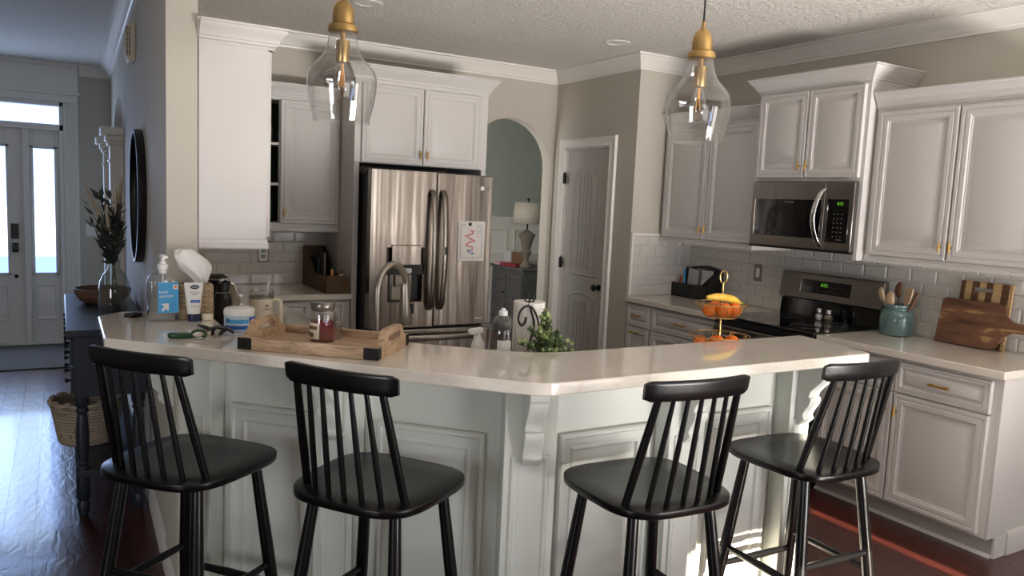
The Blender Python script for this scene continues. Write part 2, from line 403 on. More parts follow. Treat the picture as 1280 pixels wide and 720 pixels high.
# pantry door (hinges left, knob right) and casing; local x runs toward the camera
def wallrot(o, x, y): o.location = (x, y, 0); o.rotation_euler = (0,0,-PI/2); return o
CAS = [(0,0),(0,.018),(.010,.022),(.018,.020),(.030,.014),(.055,.016),(.062,.022),(.074,.022),(.078,.012),(.078,0)]
c = MB(); W = DY1-DY0
def casing(mb, x0, x1, z0, z1, y=0):
    """three-sided casing facing -Y: rings from the inside edge outwards"""
    rows = []
    for d, o in CAS: rows.append([(x0-d,y-o,z0),(x0-d,y-o,z1+d),(x1+d,y-o,z1+d),(x1+d,y-o,z0)])
    rs = [mb.ring(r) for r in rows]
    for a, b in zip(rs, rs[1:]):
        for i in range(3): mb.face([a[i],a[i+1],b[i+1],b[i]])
casing(c, -.012, W+.012, 0, DZ+.012)
c.box(-.012,0,0,0,.11,DZ+.012); c.box(W,0,0,W+.012,.11,DZ+.012); c.box(-.012,0,DZ,W+.012,.11,DZ+.012); c.box(-.005,.045,0,.0,.11,DZ); c.box(W-.002,.045,0,W+.004,.11,DZ)
wallrot(struct(c.build('trim_pantry_casing', M['trim'], ang=30)), PX, DY1)
door = wallrot(struct(thing('door_pantry','white arched two-panel pantry door with black knob and hinges','door')), PX, DY1)
d = MB(); t0 = .004; d.box(.003,t0+.006,.012,W-.003,t0+.035,DZ-.003)
def archpts(x0, x1, z0, z1, rise, ins, n=14):
    x0 += ins; x1 -= ins; z0 += ins; z1 -= ins; cx = (x0+x1)/2; hw = (x1-x0)/2
    R = (hw*hw+rise*rise)/(2*rise); a = math.asin(min(1, hw/R))
    p = [(x0,z0),(x1,z0)]
    return p + [(cx+R*math.sin(a-2*a*i/n), z1-R+R*math.cos(a-2*a*i/n)) for i in range(n+1)]
def moulded(mb, x0, x1, z0, z1, rise, y):
    P = [(0,0),(.008,.006),(.014,.006),(.022,-.002),(.03,-.004),(.05,-.004),(.065,.003)]
    rs = []
    for ins, out in P: rs.append(mb.ring([(p[0], y-out, p[1]) for p in archpts(x0,x1,z0,z1,rise,ins)]))
    for a, b in zip(rs, rs[1:]): mb.bridge(a, b)
    # planked field
    top = archpts(x0,x1,z0,z1,rise,.065); xa, xb = top[0][0], top[1][0]; n = 5; cx = (xa+xb)/2; hw = (xb-xa)/2
    R = (hw*hw+rise*rise)/(2*rise); zt = z1-.065
    f = lambda x: zt-R+math.sqrt(max(0,R*R-(x-cx)**2))
    mb.face(rs[-1][:])
    for i in range(n):
        a = xa+(xb-xa)*i/n+.0045; b = xa+(xb-xa)*(i+1)/n-.0045; m_ = (a+b)/2
        mb.prism([(a,z0+.067),(b,z0+.067),(b,f(b)-.002),(m_,f(m_)-.002),(a,f(a)-.002)], y-.010, y-.001, 'y')
moulded(d, .105, W-.105, 1.0, 1.93, .11, t0+.006)
moulded(d, .105, W-.105, .20, .87, .035, t0+.006)
d.build('door_panel', M['doorpaint'], door, ang=30)
k = MB(); k.lathe([(0,0),(.026,0),(.027,.006),(.012,.010),(.011,.03),(.02,.036),(.027,.046),(.027,.058),(.018,.066),(0,.067)], n=20); k.xf(Matrix.Translation((W-.06,t0+.006,.93)) @ Matrix.Rotation(PI/2,4,'X'))
kn = k.build('knob', M['iron'], door); kn['label'] = 'round black door knob'
for z in (1.80,1.09,.30):
    h = MB(); h.rod((.0,-.012,z-.045),(.0,-.012,z+.045),.009); h.rod((.0,-.012,z+.045),(.0,-.012,z+.055),.006); h.box(-.012,-.024,z-.043,.016,-.004,z+.043)
    h.build('hinge', M['iron'], door)
MB().box(W-.004,-.003,.90,W+.012,.004,.96).build('strike_plate', M['iron'], door)

# front door assembly (facing -Y)
FD = struct(thing('door_front','grey-white front door with tall glass panes, sidelight and transom at the end of the hall','door',(0,YE,0)))
f = MB(); f.box(DX0,-.02,2.06,DX1,.1,2.12); f.box(DX0,-.02,2.29,DX1,.1,2.33); f.box(-.30,-.02,0,-.245,.1,2.06); f.box(-.0,-.02,0,DX1,.1,2.33); f.box(DX0,-.02,0,DX0+.03,.1,2.33); f.box(DX0,-.03,0,DX1,.1,.03)
f.build('door_frame', M['trim'], FD, bevel=.004)
def leaf(x0, x1, gx0, gx1, zt):
    q = MB()
    q.box(x0,.02,.03,gx0,.065,zt); q.box(gx1,.02,.03,x1,.065,zt); q.box(gx0,.02,1.885,gx1,.065,zt); q.box(gx0,.02,.03,gx1,.065,.705)
    q.raised(gx0-.005,.25,gx1-gx0+.01,.34,[(0,.0),(.0,.012),(.012,.012),(.02,.002),(.035,.002),(.05,.008)],.02)
    for a,b,c_,e in ((gx0-.025,gx0,.68,1.91),(gx1,gx1+.025,.68,1.91)): q.box(a,.008,c_,b,.02,e)
    q.box(gx0-.025,.008,1.885,gx1+.025,.02,1.91); q.box(gx0-.025,.008,.68,gx1+.025,.02,.705); return q
dl = leaf(-1.20,-.30,-1.02,-.435,2.06).build('door_leaf', M['trim'], FD, bevel=.003)
MB().box(-1.02,.04,.705,-.435,.046,1.885).build('glass_pane', M['pane'], FD)
sl = leaf(-.245,0,-.215,-.045,2.06).build('sidelight_frame', M['trim'], FD, bevel=.003)
MB().box(-.215,.04,.705,-.045,.046,1.885).build('glass_pane', M['pane'], FD)
MB().box(DX0+.03,.04,2.12,0,.046,2.29).build('glass_pane', M['pane'], FD)
l = MB(); l.box(-.405,-.004,1.03,-.345,.02,1.17); l.box(-.40,-.014,.90,-.35,.02,.99); l.xf(Matrix.Identity(4)); l.rod((-.375,-.05,.945),(-.375,.0,.945),.028,n=18)
l.build('smart_lock', M['blackplastic'], FD, bevel=.006)['label'] = 'black keypad lock above a black knob'
MB().lathe([(0,0),(.018,0),(.018,.006),(0,.008)], n=14).xf(Matrix.Translation((-.372,.02,.67)) @ Matrix.Rotation(PI/2,4,'X')).build('peephole', M['iron'], FD)
# fluted casing and header box of the front door
c = MB(); c.box(.035,-.03,0,.16,0,2.40)
for i in range(6): c.rod((.052+i*.018,-.031,.16),(.052+i*.018,-.031,2.33),.0062,n=8)
c.box(.03,-.04,0,.165,0,.16)
c.xf(Matrix.Translation((0,YE,0))); sw('trim_entry_casing', c, M['trim'])
c = MB(); c.box(DX0-.1,YE-.04,2.33,.16,YE,2.40); c.box(DX0-.1,YE-.055,2.40,.175,YE,2.43); c.box(DX0-.1,YE-.03,2.43,.165,YE,2.66); c.box(DX0-.1,YE-.05,2.66,.165,YE,2.70)
sw('trim_entry_header', c, M['trim'], bevel=.004)
sw('ground', MB().box(-30, YE+.3, -.12, 30, 60, -.1), M['drive'], flat=True)
tag(MB().box(-1.6,7.5,0,.40,YE-.02,.012).build('entry_rug', M['rug'], bevel=.004), 'taupe grey rug lying in front of the front door','rug')
# recessed ceiling lights
def recessed(label, x, y):
    t = thing('recessed_ceiling_light', label, 'ceiling light', (x,y,CEIL), 0, 'recessed ceiling lights')
    MB().lathe([(.062,.0),(.064,-.004),(.085,-.006),(.092,-.003),(.094,0)], n=32).build('trim_ring', M['white'], t)
    MB().lathe([(0,-.001),(.063,-.001)], n=32).build('diffuser', M['diffuser'], t); return t
recessed('round recessed ceiling light in front of the pantry wall', 3.32, 4.38)
recessed('round recessed ceiling light above the left glass pendant, cut by the picture top', 1.573, 4.50)
# outlets
def plate(name, label, cat, loc, rz, rocker):
    t = thing(name, label, cat, loc, rz)
    MB().raised(-.037,-.06,.074,.12,[(0,0),(0,.004),(.004,.007),(.010,.007)]).build('cover_plate', M['nickel'], t)
    if rocker: MB().box(-.016,-.011,-.033,.016,-.004,.033).build('rocker', M['white'], t, bevel=.002)
    else:
        q = MB(); q.box(-.017,-.009,.006,.017,-.004,.034); q.box(-.017,-.009,-.034,.017,-.004,-.006); u = q.build('receptacle', M['sagecap'], t, bevel=.003)
        s = MB()
        for z in (.02,-.02):
            for x in (-.006,.006): s.box(x-.001,-.0095,z-.004,x+.001,-.008,z+.005)
        s.build('slots', M['blackplastic'], u)
    return t
plate('wall_outlet','steel wall outlet on the grey tiles under the tall white wall cabinet','outlet',(1.249,YB-.008,1.134),0,False)
plate('light_switch','steel-plated light switch on the tiles left of the range','switch',(XW-.008,3.854,1.157),-PI/2,True)
# ------------------------------------------------------------------ cabinets
DOORP = [(0,0),(0,.016),(.004,.021),(.018,.021),(.021,.017),(.026,.017),(.030,.021),(.050,.021),(.055,.015),(.060,.015),(.063,.009),(.071,.009),(.097,.018),(.099,.0185)]
def prof(s): return [(a*s, b) for a, b in DOORP]
def pull_v(p, L=.052):
    m = MB(); x,y,z = p; m.rod((x,y,z),(x,y-.022,z),.004,n=8); m.rod((x,y-.024,z-L/2),(x,y-.024,z+L/2),.0055,n=10)
    for s in (-1,1): m.rod((x,y-.024,z+s*L/2*.86),(x,y-.024,z+s*L/2),.007,n=10)
    return m
def pull_h(p, L=.10):
    m = MB(); x,y,z = p
    for s in (-1,1):
        m.rod((x+s*L*.38,y,z),(x+s*L*.38,y-.026,z),.004,n=8); m.rod((x+s*L*.38-.006,y-.027,z),(x+s*L*.38+.006,y-.027,z),.0075,n=10)
    m.rod((x-L/2,y-.027,z),(x+L/2,y-.027,z),.0055,n=10); return m
def front(t, kind, x0, x1, z0, z1, handle=None, s=1, m='cabinet', name=None):
    d = MB().raised(x0, z0, x1-x0, z1-z0, prof(s)).build(name or kind, M[m], t, ang=25)
    if handle: (pull_v(handle[1:]) if handle[0] == 'v' else pull_h(handle[1:])).build('handle', M['gold'], d)['label'] = 'small brass bar pull'
    return d
def ccrown(z, h=.1, out=.06):
    return [(0,z),(.004,z),(.004,z+h*.12),(.012,z+h*.18),(.014,z+h*.26),(.020,z+h*.32),(out*.45,z+h*.5),(out*.72,z+h*.68),(out*.86,z+h*.84),(out*.88,z+h*.88),(out,z+h*.9),(out,z+h),(0,z+h)]
def carcass(t, w, dp, z0, z1, name='cabinet_body', y0=0): return MB().box(0,y0,z0,w,dp,z1).build(name, M['cabinet'], t, bevel=.0015, seg=1)
def crown(t, w, dp, z, h, out, ends=(1,1), name='crown_moulding'):
    p = ([(0,dp)] if ends[0] else [])+[(0,0),(w,0)]+([(w,dp)] if ends[1] else [])
    return MB().sweep(p, ccrown(z,h,out)).build(name, M['cabinet'], t, ang=30)
def rail(t, w, dp, z, ends=(1,1)):
    p = ([(0,dp)] if ends[0] else [])+[(0,0),(w,0)]+([(w,dp)] if ends[1] else [])
    return MB().sweep(p, [(-.012,z-.040),(.004,z-.040),(.008,z-.034),(.008,z-.022),(.003,z-.016),(.003,z),(-.012,z)]).build('light_rail', M['cabinet'], t, ang=30)

# upper cabinets on the right wall (local x runs toward the camera)
R = -PI/2
A = thing('wall_cabinet','white two-door wall cabinet at the right edge above the cutting boards','cabinet',(3.98,2.80,0),R,'white wall cabinets')
carcass(A,.96,.322,1.37,2.20); front(A,'door',.03,.475,1.375,2.17,('v',.452,-.021,1.445)); front(A,'door',.483,.93,1.375,2.17,('v',.506,-.021,1.445))
crown(A,.96,.322,2.185,.092,.05,(0,1)); rail(A,.96,.322,1.37,(0,1))
B = thing('wall_cabinet','raised white two-door wall cabinet above the microwave','cabinet',(3.92,3.61,0),R,'white wall cabinets')
carcass(B,.80,.382,1.785,2.36); front(B,'door',.025,.395,1.805,2.325,('v',.372,-.021,1.875),.9); front(B,'door',.403,.775,1.805,2.325,('v',.426,-.021,1.875),.9)
MB().box(0,.0,1.335,.022,.382,1.785).build('side_panel', M['cabinet'], B, bevel=.0015, seg=1); MB().box(.772,.0,1.335,.80,.382,1.785).build('side_panel', M['cabinet'], B, bevel=.0015, seg=1)
crown(B,.80,.382,2.335,.095,.065)
Cc = thing('wall_cabinet','shaded white two-door wall cabinet left of the microwave, behind the right pendant','cabinet',(3.98,4.555,0),R,'white wall cabinets')
carcass(Cc,.94,.322,1.37,2.20); front(Cc,'door',.03,.470,1.375,2.17,('v',.448,-.021,1.445)); front(Cc,'door',.478,.915,1.375,2.17,('v',.50,-.021,1.445))
crown(Cc,.94,.322,2.185,.1,.055,(1,0)); rail(Cc,.94,.322,1.37,(0,0))
# cabinet above the refrigerator with its two tall side panels
F = thing('wall_cabinet','white two-door cabinet above the refrigerator','cabinet',(1.70,5.05,0),0,'white wall cabinets')
carcass(F,1.0,.60,1.80,2.36); front(F,'door',.045,.485,1.805,2.325,('v',.462,-.021,1.875)); front(F,'door',.493,.94,1.805,2.325,('v',.516,-.021,1.875)); crown(F,1.0,.60,2.34,.105,.065)
tag(MB().box(1.70,5.05,0,1.738,5.66,1.799).build('end_panel', M['cabinet'], bevel=.0015, seg=1),'tall white side panel on the left of the refrigerator','cabinet panel')
tag(MB().box(2.662,5.05,0,2.70,5.66,1.799).build('end_panel', M['cabinet'], bevel=.0015, seg=1),'tall white side panel on the right of the refrigerator','cabinet panel')
# white wall cabinet hung on the pillar: only its blank end shows
Wc = thing('wall_cabinet','tall blank white end of the wall cabinet beside the cream pillar','cabinet',(.7465,3.322,0),PI/2,'white wall cabinets')
carcass(Wc,1.2,.268,1.375,2.17); front(Wc,'door',.03,.59,1.385,2.15); front(Wc,'door',.60,1.17,1.385,2.15)
MB().sweep([(0,.268),(0,-.021),(1.2,-.021),(1.2,.268)], ccrown(2.15,.085,.055)).build('crown_moulding', M['cabinet'], Wc, ang=30); rail(Wc,1.2,.268,1.375,(1,1))
# corner wall cabinet on the back wall, left half open with dark inside
G = thing('wall_cabinet','white corner wall cabinet with one door and a dark open side','cabinet',(.78,5.355,0),0,'white wall cabinets')
b = MB(); b.box(.91-.0,0,1.35,.93,.31,2.21); b.box(.0,0,1.35,.02,.31,2.21); b.box(.02,0,1.35,.91,.31,1.37); b.box(.02,0,2.19,.91,.31,2.21); b.box(.50,0,1.37,.515,.03,2.19)
b.build('cabinet_body', M['cabinet'], G)
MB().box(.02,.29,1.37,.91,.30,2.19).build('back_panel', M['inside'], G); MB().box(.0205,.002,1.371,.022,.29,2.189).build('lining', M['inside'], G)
for z in (1.63,1.90): MB().box(.022,.01,z-.009,.91,.29,z+.009).build('shelf', M['cabinet'], G)
front(G,'door',.505,.91,1.365,2.195,('v',.53,-.021,1.44)); crown(G,.93,.31,2.20,.1,.055,(0,0)); rail(G,.93,.31,1.35,(0,0))
for i, (x, z, lab) in enumerate(((1.215,1.639,'small glass tumbler on the middle shelf inside the open corner cabinet'),(1.235,1.909,'small glass tumbler on the top shelf inside the open corner cabinet'))):
    tag(MB().lathe([(0,0),(.03,0),(.034,.11),(.031,.11),(.028,.006),(0,.006)], n=16).build('glass_tumbler', M['glass']), lab, 'glass', None, (x,5.47,z))
tag(MB().lathe([(0,0),(.03,0),(.03,.12),(.018,.15),(.018,.17),(0,.17)], n=14).build('green_jar', M['green']),'dark green jar on the bottom shelf inside the open corner cabinet','jar',None,(1.235,5.46,1.371))

# base cabinets
def base(label, loc, rz, w, dp, fronts, kick=(0,0), group='white base cabinets'):
    t = thing('base_cabinet', label, 'cabinet', loc, rz, group)
    MB().box(0,0,.105,w,dp,.874).build('cabinet_body', M['cabinet'], t, bevel=.0015, seg=1)
    MB().box(.0,.07,0,w,dp,.105).build('toe_kick', M['kick'], t)
    for fr in fronts: front(t, *fr)
    return t
RB = base('white base cabinet at the right end of the counter, below the cutting boards',(3.715,2.84,0),R,.99,.585,[
    ('drawer',.03,.475,.70,.855,('h',.25,-.021,.778),.55),('drawer',.483,.955,.70,.855,('h',.72,-.021,.778),.55),
    ('door',.03,.475,.12,.69,('v',.452,-.021,.60)),('door',.483,.955,.12,.69,('v',.506,-.021,.60))])
q = MB(); q.box(.99,0,.105,1.0,.17,.874); q.box(.99,.17,.0,.994,.585,.874); q.box(.99,.07,0,1.004,.165,.105)
q.sweep([(.994,.585),(.994,.17)],[(-.0,0),(-.016,0),(-.016,.10),(-.008,.115),(0,.118)]); q.build('end_panel', M['cabinet'], RB, bevel=.0015, seg=1)
MB().sweep([(.0,.07),(.99,.07)],[(0,0),(.014,0),(.012,.008),(.004,.016),(0,.016)]).build('shoe_moulding', M['cabinet'], RB)
LB = base('shaded white drawer cabinet between the pantry corner and the range',(3.715,4.565,0),R,.95,.585,[
    ('drawer',.01,.275,.70,.862,('h',.14,-.021,.785),.6),('drawer',.295,.93,.70,.862,('h',.61,-.021,.785),.6),
    ('drawer',.01,.265,.12,.69,('h',.125,-.021,.655),.8),('door',.285,.60,.12,.69),('door',.61,.93,.12,.69)])
KB = base('white drawer cabinet against the fridge panel at the back counter',(1.18,5.06,0),0,.515,.59,[
    ('drawer',.015,.235,.71,.862,None,.55),('drawer',.255,.48,.69,.862,None,.55),('door',.015,.235,.12,.70),('drawer',.255,.48,.41,.68,None,.6),('drawer',.255,.48,.12,.40,None,.6)])
WB = base('white base cabinets along the left wall behind the pillar',(1.10,3.065,0),PI/2,2.56,.61,[('door',.15+.46*i,.59+.46*i,.12,.86) for i in range(4)])
# sink cabinets behind the bar (diagonal + straight)
s2 = math.sqrt(.5)
SB = base('white sink cabinet hidden behind the diagonal bar',(0,0,0),0,.01,.01,[]) if 0 else None

# counters
def slab(name, label, poly, z0=.876, z1=.914, m='quartz', bev=.004):
    return tag(MB().prism(poly,z0,z1).build(name, M[m], bevel=bev), label, 'countertop')
slab('countertop','pale quartz counter under the cutting boards right of the range',[(3.672,1.822),(4.302,1.822),(4.302,2.838),(3.672,2.838)])
slab('countertop','pale quartz counter between the pantry corner and the range',[(3.672,3.602),(4.302,3.602),(4.302,4.556),(3.672,4.556)])
slab('countertop','grey-shaded quartz counter behind the tumbler and the wicker basket',[(.483,3.06),(1.14,3.06),(1.14,5.015),(1.698,5.015),(1.698,5.662),(.483,5.662)])
# lower sink counter behind the bar
K0 = 3.50          # x+y of the kitchen side of the knee wall
sc = MB()
sc.prism([(.485,3.058),(.485,3.04),(K0-2.175,2.175),(2.72,2.175),(2.72,2.78),(1.58,2.78),(1.145,3.2),(1.145,3.058)],.876,.914)
tag(sc.build('countertop', M['quartz'], bevel=.004),'lower quartz sink counter hidden behind the raised bar','countertop')
t = thing('base_cabinet','white sink cabinets hidden behind the raised bar','cabinet',(0,0,0),0)
MB().prism([(.49,3.05),(K0-2.18,2.18),(2.70,2.18),(2.70,2.74),(1.56,2.74),(1.20,3.05)],.1,.875).build('cabinet_body', M['cabinet'], t)
MB().prism([(.49,3.05),(K0-2.18,2.18),(2.66,2.18),(2.66,2.67),(1.50,2.67),(1.10,3.05)],0,.1).build('toe_kick', M['kick'], t)

# ------------------------------------------------------------------ the bar
BT = 2.98            # x+y along the top's diagonal front edge
def rounded(poly, rad, n=6):
    out = []
    for i, p in enumerate(poly):
        r = rad[i]
        if r <= 0: out.append(p); continue
        a = Vector(poly[i-1])-Vector(p); b = Vector(poly[(i+1) % len(poly)])-Vector(p); a.normalize(); b.normalize()
        ang = a.angle(b); d = r/math.tan(ang/2); c = Vector(p)+(a+b).normalized()*(r/math.sin(ang/2))
        s, e = Vector(p)+a*d-c, Vector(p)+b*d-c
        a0 = math.atan2(s.y,s.x); a1 = math.atan2(e.y,e.x); da = (a1-a0+PI) % (2*PI)-PI
        out += [(c.x+r*math.cos(a0+da*k/n), c.y+r*math.sin(a0+da*k/n)) for k in range(n+1)]
    return out
topp = [(.118,2.862),(BT-1.80,1.80),(2.66,1.80),(2.735,2.19),(1.40,2.19),(.52,3.015),(.52,3.318),(.36,3.318),(.36,3.44),(.20,3.46),(.118,3.36)]
topp = rounded(topp,[.012,.12,.03,.02,.35,.04,0,0,.0,.05,.06])
tag(MB().prism(topp,1.029,1.067).build('countertop', M['quartz'], bevel=.005, seg=3),'long angled white quartz bar top with a bend in the middle','bar top')
bar = thing('breakfast_bar','sage-white panelled breakfast bar with scrolled corbels under the quartz top','bar',(0,0,0))
# knee wall body
MB().prism([(.36,2.96),(FACE-2.04,2.04),(2.565,2.04),(2.565,2.165),(K0-2.165,2.165),(.475,3.025),(.475,3.315),(.36,3.315)],0,1.028).build('knee_wall', M['bar'], bar)
MB().box(.352,2.975,.0,.3605,3.318,1.028).build('end_cladding', M['wall'], bar)
# diagonal frame: origin at (.36,2.96), local x along the face to the bend, local -y out of the face
Ld = (FACE-2.04-.36)*math.sqrt(2)
TD = Matrix.Translation((.36,2.96,0)) @ Matrix.Rotation(-PI/4,4,'Z')
TS = Matrix.Translation((FACE-2.04,2.04,0))
PANELP = [(0,0),(0,.020),(.006,.026),(.014,.026),(.020,.018),(.030,.016),(.046,.016),(.052,.020),(.058,.020),(.064,.010),(.072,.010),(.100,.017),(.102,.017)]
def part(name, mb, T, m='bar', **k): return mb.xf(T).build(name, M[m], bar, **k)
def panel(T, x0, x1, z0=.16, z1=.83): return part('raised_panel', MB().raised(x0,z0,x1-x0,z1-z0,PANELP), T, ang=25)
PILP = [(0,.0),(0,.022),(.002,.022),(.03,.022),(.034,.016),(.040,.016),(.044,.022),(.047,.022),(.051,.016)]
def pilaster(T, x0, x1, dp=.078, ins=True):
    q = MB(); q.box(x0,-dp,0,x1,0,1.028)
    p = part('pilaster', q, T, bevel=.002, seg=1)
    if ins and x1-x0 > .09:
        s = MB(); s.raised(x0+.022,.14,x1-x0-.044,.655,[(0,dp),(0,dp+.002),(.004,dp+.006),(.010,dp+.006),(.014,dp+.001),(.020,dp-.0),(.021,dp+.001)])
        b = s.xf(T).build('pilaster_moulding', M['bar'], p, ang=25)
    return p
def corbel(T, xc, w=.06, y=-.078, dp=.135, h=.26, z=1.028):
    # side profile in (y,z): scroll above, smaller scroll below
    P = [(0,0),(-dp,0),(-dp,-.026),(-dp+.006,-.034)]
    for i in range(13):                    # concave sweep under the cap, then a rounded belly
        a = i/12; P.append((-dp+.010+(dp*.52)*(.5-.5*math.cos(a*PI)), -.036-.105*a))
    y1 = P[-1][0]; P += [(y1-.010,-.143),(y1-.010,-.152)]
    for i in range(1,11):
        a = i/10; P.append((y1-.010+(-y1*.55)*(.5-.5*math.cos(a*PI)), -.152-.070*a))
    y2 = P[-1][0]; P += [(y2-.006,-.225),(y2-.006,-.234),(y2*.45,-h),(0,-h)]
    poly = [(y+p[0], z+p[1]) for p in P]
    q = MB().prism(poly, xc-w/2, xc+w/2, 'x'); return part('corbel', q, T, bevel=.003, ang=50)
# diagonal side, left to right
pilaster(TD,.075,.19); panel(TD,.225,.565); pilaster(TD,.59,.735); corbel(TD,.662); panel(TD,.79,1.165)
# post at the bend, turned 22.5 degrees
TP = Matrix.Translation((FACE-2.04,2.04,0)) @ Matrix.Rotation(-PI/8,4,'Z')
q = MB(); q.box(-.083,-.075,0,.083,.03,1.028); pp = part('pilaster', q, TP, bevel=.002, seg=1)
s = MB(); s.raised(-.062,.14,.124,.655,[(0,.075),(0,.077),(.005,.082),(.012,.082),(.018,.076),(.026,.0755),(.027,.076)]); s.xf(TP).build('pilaster_moulding', M['bar'], pp, ang=25)
corbel(TP,.0,.06,-.075,.125)
# straight side
panel(TS,.115,.50); pilaster(TS,.535,.70); corbel(TS,.617); panel(TS,.76,1.11); pilaster(TS,1.145,1.26); corbel(TS,1.205)
part('base_board', MB().sweep([(-.0,0),(Ld,0)],[(0,0),(.02,0),(.02,.10),(.012,.115),(0,.118)]), TD, ang=30)
part('base_board', MB().sweep([(.0,0),(1.285,0)],[(0,0),(.02,0),(.02,.10),(.012,.115),(0,.118)]), TS, ang=30)
# corbel carrying the overhang on the hall side
TH = Matrix.Translation((.352,3.06,0)) @ Matrix.Rotation(-PI/2,4,'Z')
corbel(TH,.0,.06,.0,.19)
# ------------------------------------------------------------------ bar stools (local +y looks at the bar)
SEAT = .745
def seat_outline(n=48):
    pts = []
    for i in range(n):
        a = 2*PI*i/n; c, s = math.cos(a), math.sin(a); e = 2/3.7
        x = math.copysign(abs(c)**e, c); y = math.copysign(abs(s)**e, s)
        hw = .218 + .012*y                       # a little wider at the front
        pts.append((x*hw, y*.212))
    return pts
def make_stool(label, loc, rz):
    t = thing('bar_stool', label, 'bar stool', loc, rz, 'black spindle-back bar stools')
    o = seat_outline(); q = MB()
    def rg(z, k): return [(x*k, y*k, z - .006*(1-min(1,(x*x/.042+y*y/.04)))*0) for x, y in o]
    q.loft([rg(SEAT-.025,.965), rg(SEAT-.0235,.985), rg(SEAT-.021,.996), rg(SEAT-.004,1.0), rg(SEAT-.001,.996), rg(SEAT,.988), [(x*.6,y*.6,SEAT-.004) for x,y in o], [(x*.15,y*.15,SEAT-.006) for x,y in o]])
    q.build('seat', M['black'], t, ang=50)
    top = {(sx,sy): Vector((sx*.135, .135 if sy > 0 else -.125, SEAT-.022)) for sx in (-1,1) for sy in (-1,1)}
    bot = {(sx,sy): Vector((sx*.205, .205 if sy > 0 else -.215, 0)) for sx in (-1,1) for sy in (-1,1)}
    for k in top: MB().rod(bot[k], top[k], .0135, .0165, 16, .0205).build('leg', M['black'], t)
    at = lambda k, z: bot[k].lerp(top[k], z/top[k].z)
    for a, b, z in (((-1,1),(1,1),.29),((-1,-1),(1,-1),.42)): MB().rod(at(a,z), at(b,z), .010, .010, 12, .0145).build('stretcher', M['black'], t)
    for sx in (-1,1): MB().rod(at((sx,-1),.36), at((sx,1),.36), .010, .010, 12, .0145).build('stretcher', M['black'], t)
    crest = lambda u: Vector((u*.180, -.222+.024*u*u, 1.088))
    for i in range(7):
        u = -1+i/3; out = i in (0,6)
        b = Vector((u*.166, -.172+.038*u*u+(.012 if out else 0), SEAT-.008)); c = crest(u*.77); c.z = 1.065
        MB().rod(b, c, .0115 if out else .0078, .0105 if out else .0066, 12, .0125 if out else .0085).build('spindle', M['black'], t)
    rs = []
    for j in range(21):
        u = -1+j/10; p = crest(u); tt = (crest(u+.01)-crest(u-.01)).normalized(); nn = Vector((-tt.y, tt.x, 0))
        e = max(0,(abs(u)-.93)/.07); hh = .0295*(1-.22*e*e); ww = .0125*(1-.35*e*e); r = []
        for k in range(16):
            a = 2*PI*k/16; c, s = math.cos(a), math.sin(a)
            r.append(p + nn*math.copysign(abs(c)**.5, c)*ww + Vector((0,0,math.copysign(abs(s)**.45, s)*hh)) + nn*(-.006*math.sin(a)))
        rs.append(r)
    MB().loft(rs).build('crest_rail', M['black'], t, ang=50)
    return t
st = make_stool('black spindle-back bar stool at the far left end, beside the hall', (.336,2.495,0), math.radians(-49))
copy_tree(st, 'black spindle-back bar stool in front of the wooden tray, second from the left', (.802,2.088,0), math.radians(-54))
copy_tree(st, 'black spindle-back bar stool right of the bend in the bar, third from the left', (1.535,1.745,0), math.radians(-4))
copy_tree(st, 'black spindle-back bar stool at the far right end, in front of the white base cabinets', (2.252,1.748,0), math.radians(-2))

# ------------------------------------------------------------------ pendants
GP = [(.043,0),(.0435,-.012),(.046,-.032),(.053,-.058),(.066,-.080),(.086,-.102),(.101,-.120),(.1085,-.140),(.1095,-.155),(.108,-.180),(.1035,-.210),(.097,-.240),(.0905,-.264),(.087,-.281)]
def pendant(label, loc):
    t = thing('pendant_light', label, 'pendant light', loc, 0, 'glass pendant lights over the bar')
    MB().lathe(GP, n=48).build('glass_shade', M['glass'], t, ang=60, recalc=True)
    MB().lathe([(.0868,-.281),(.0885,-.2805),(.0885,-.283),(.0868,-.283)], n=48).build('glass_rim', M['clearplastic'], t)
    MB().lathe([(0,.118),(.006,.118),(.006,.100),(.010,.098),(.011,.094),(.024,.084),(.031,.068),(.034,.050),(.034,.022),(.045,.016),(.047,.006),(.047,-.004),(.040,-.006),(0,-.006)], n=36).build('socket_cap', M['brass'], t)
    MB().rod((0,0,-.005),(0,0,-.032),.008).build('stem', M['brass'], t)
    MB().lathe([(0,-.030),(.0205,-.030),(.021,-.034),(.021,-.092),(.0195,-.096),(0,-.096)], n=28).build('lamp_socket', M['brass'], t)
    b = MB().lathe([(.014,-.096),(.0145,-.105),(.022,-.132),(.029,-.158),(.031,-.172),(.028,-.190),(.018,-.204),(0,-.21)], n=28).build('bulb', M['glass'], t, ang=60)
    q = MB(); q.rod((0,0,-.10),(0,0,-.135),.004)
    for k in range(4):
        a = k*PI/2; q.rod((.004*math.cos(a),.004*math.sin(a),-.13),(.011*math.cos(a),.011*math.sin(a),-.172),.0013,n=6)
    q.build('filament', M['filament'], b)
    MB().rod((0,0,.116),(0,0,.585),.0032).build('cord', M['blackplastic'], t)
    MB().lathe([(0,.58),(.05,.58),(.062,.59),(.064,.612),(0,.612)], n=32).build('ceiling_canopy', M['brass'], t); return t
pd = pendant('clear glass and brass pendant light on the left, above the wooden tray', (.778,2.444,2.088))
copy_tree(pd, 'clear glass and brass pendant light on the right, in front of the shaded wall cabinet', (1.872,1.997,2.088))

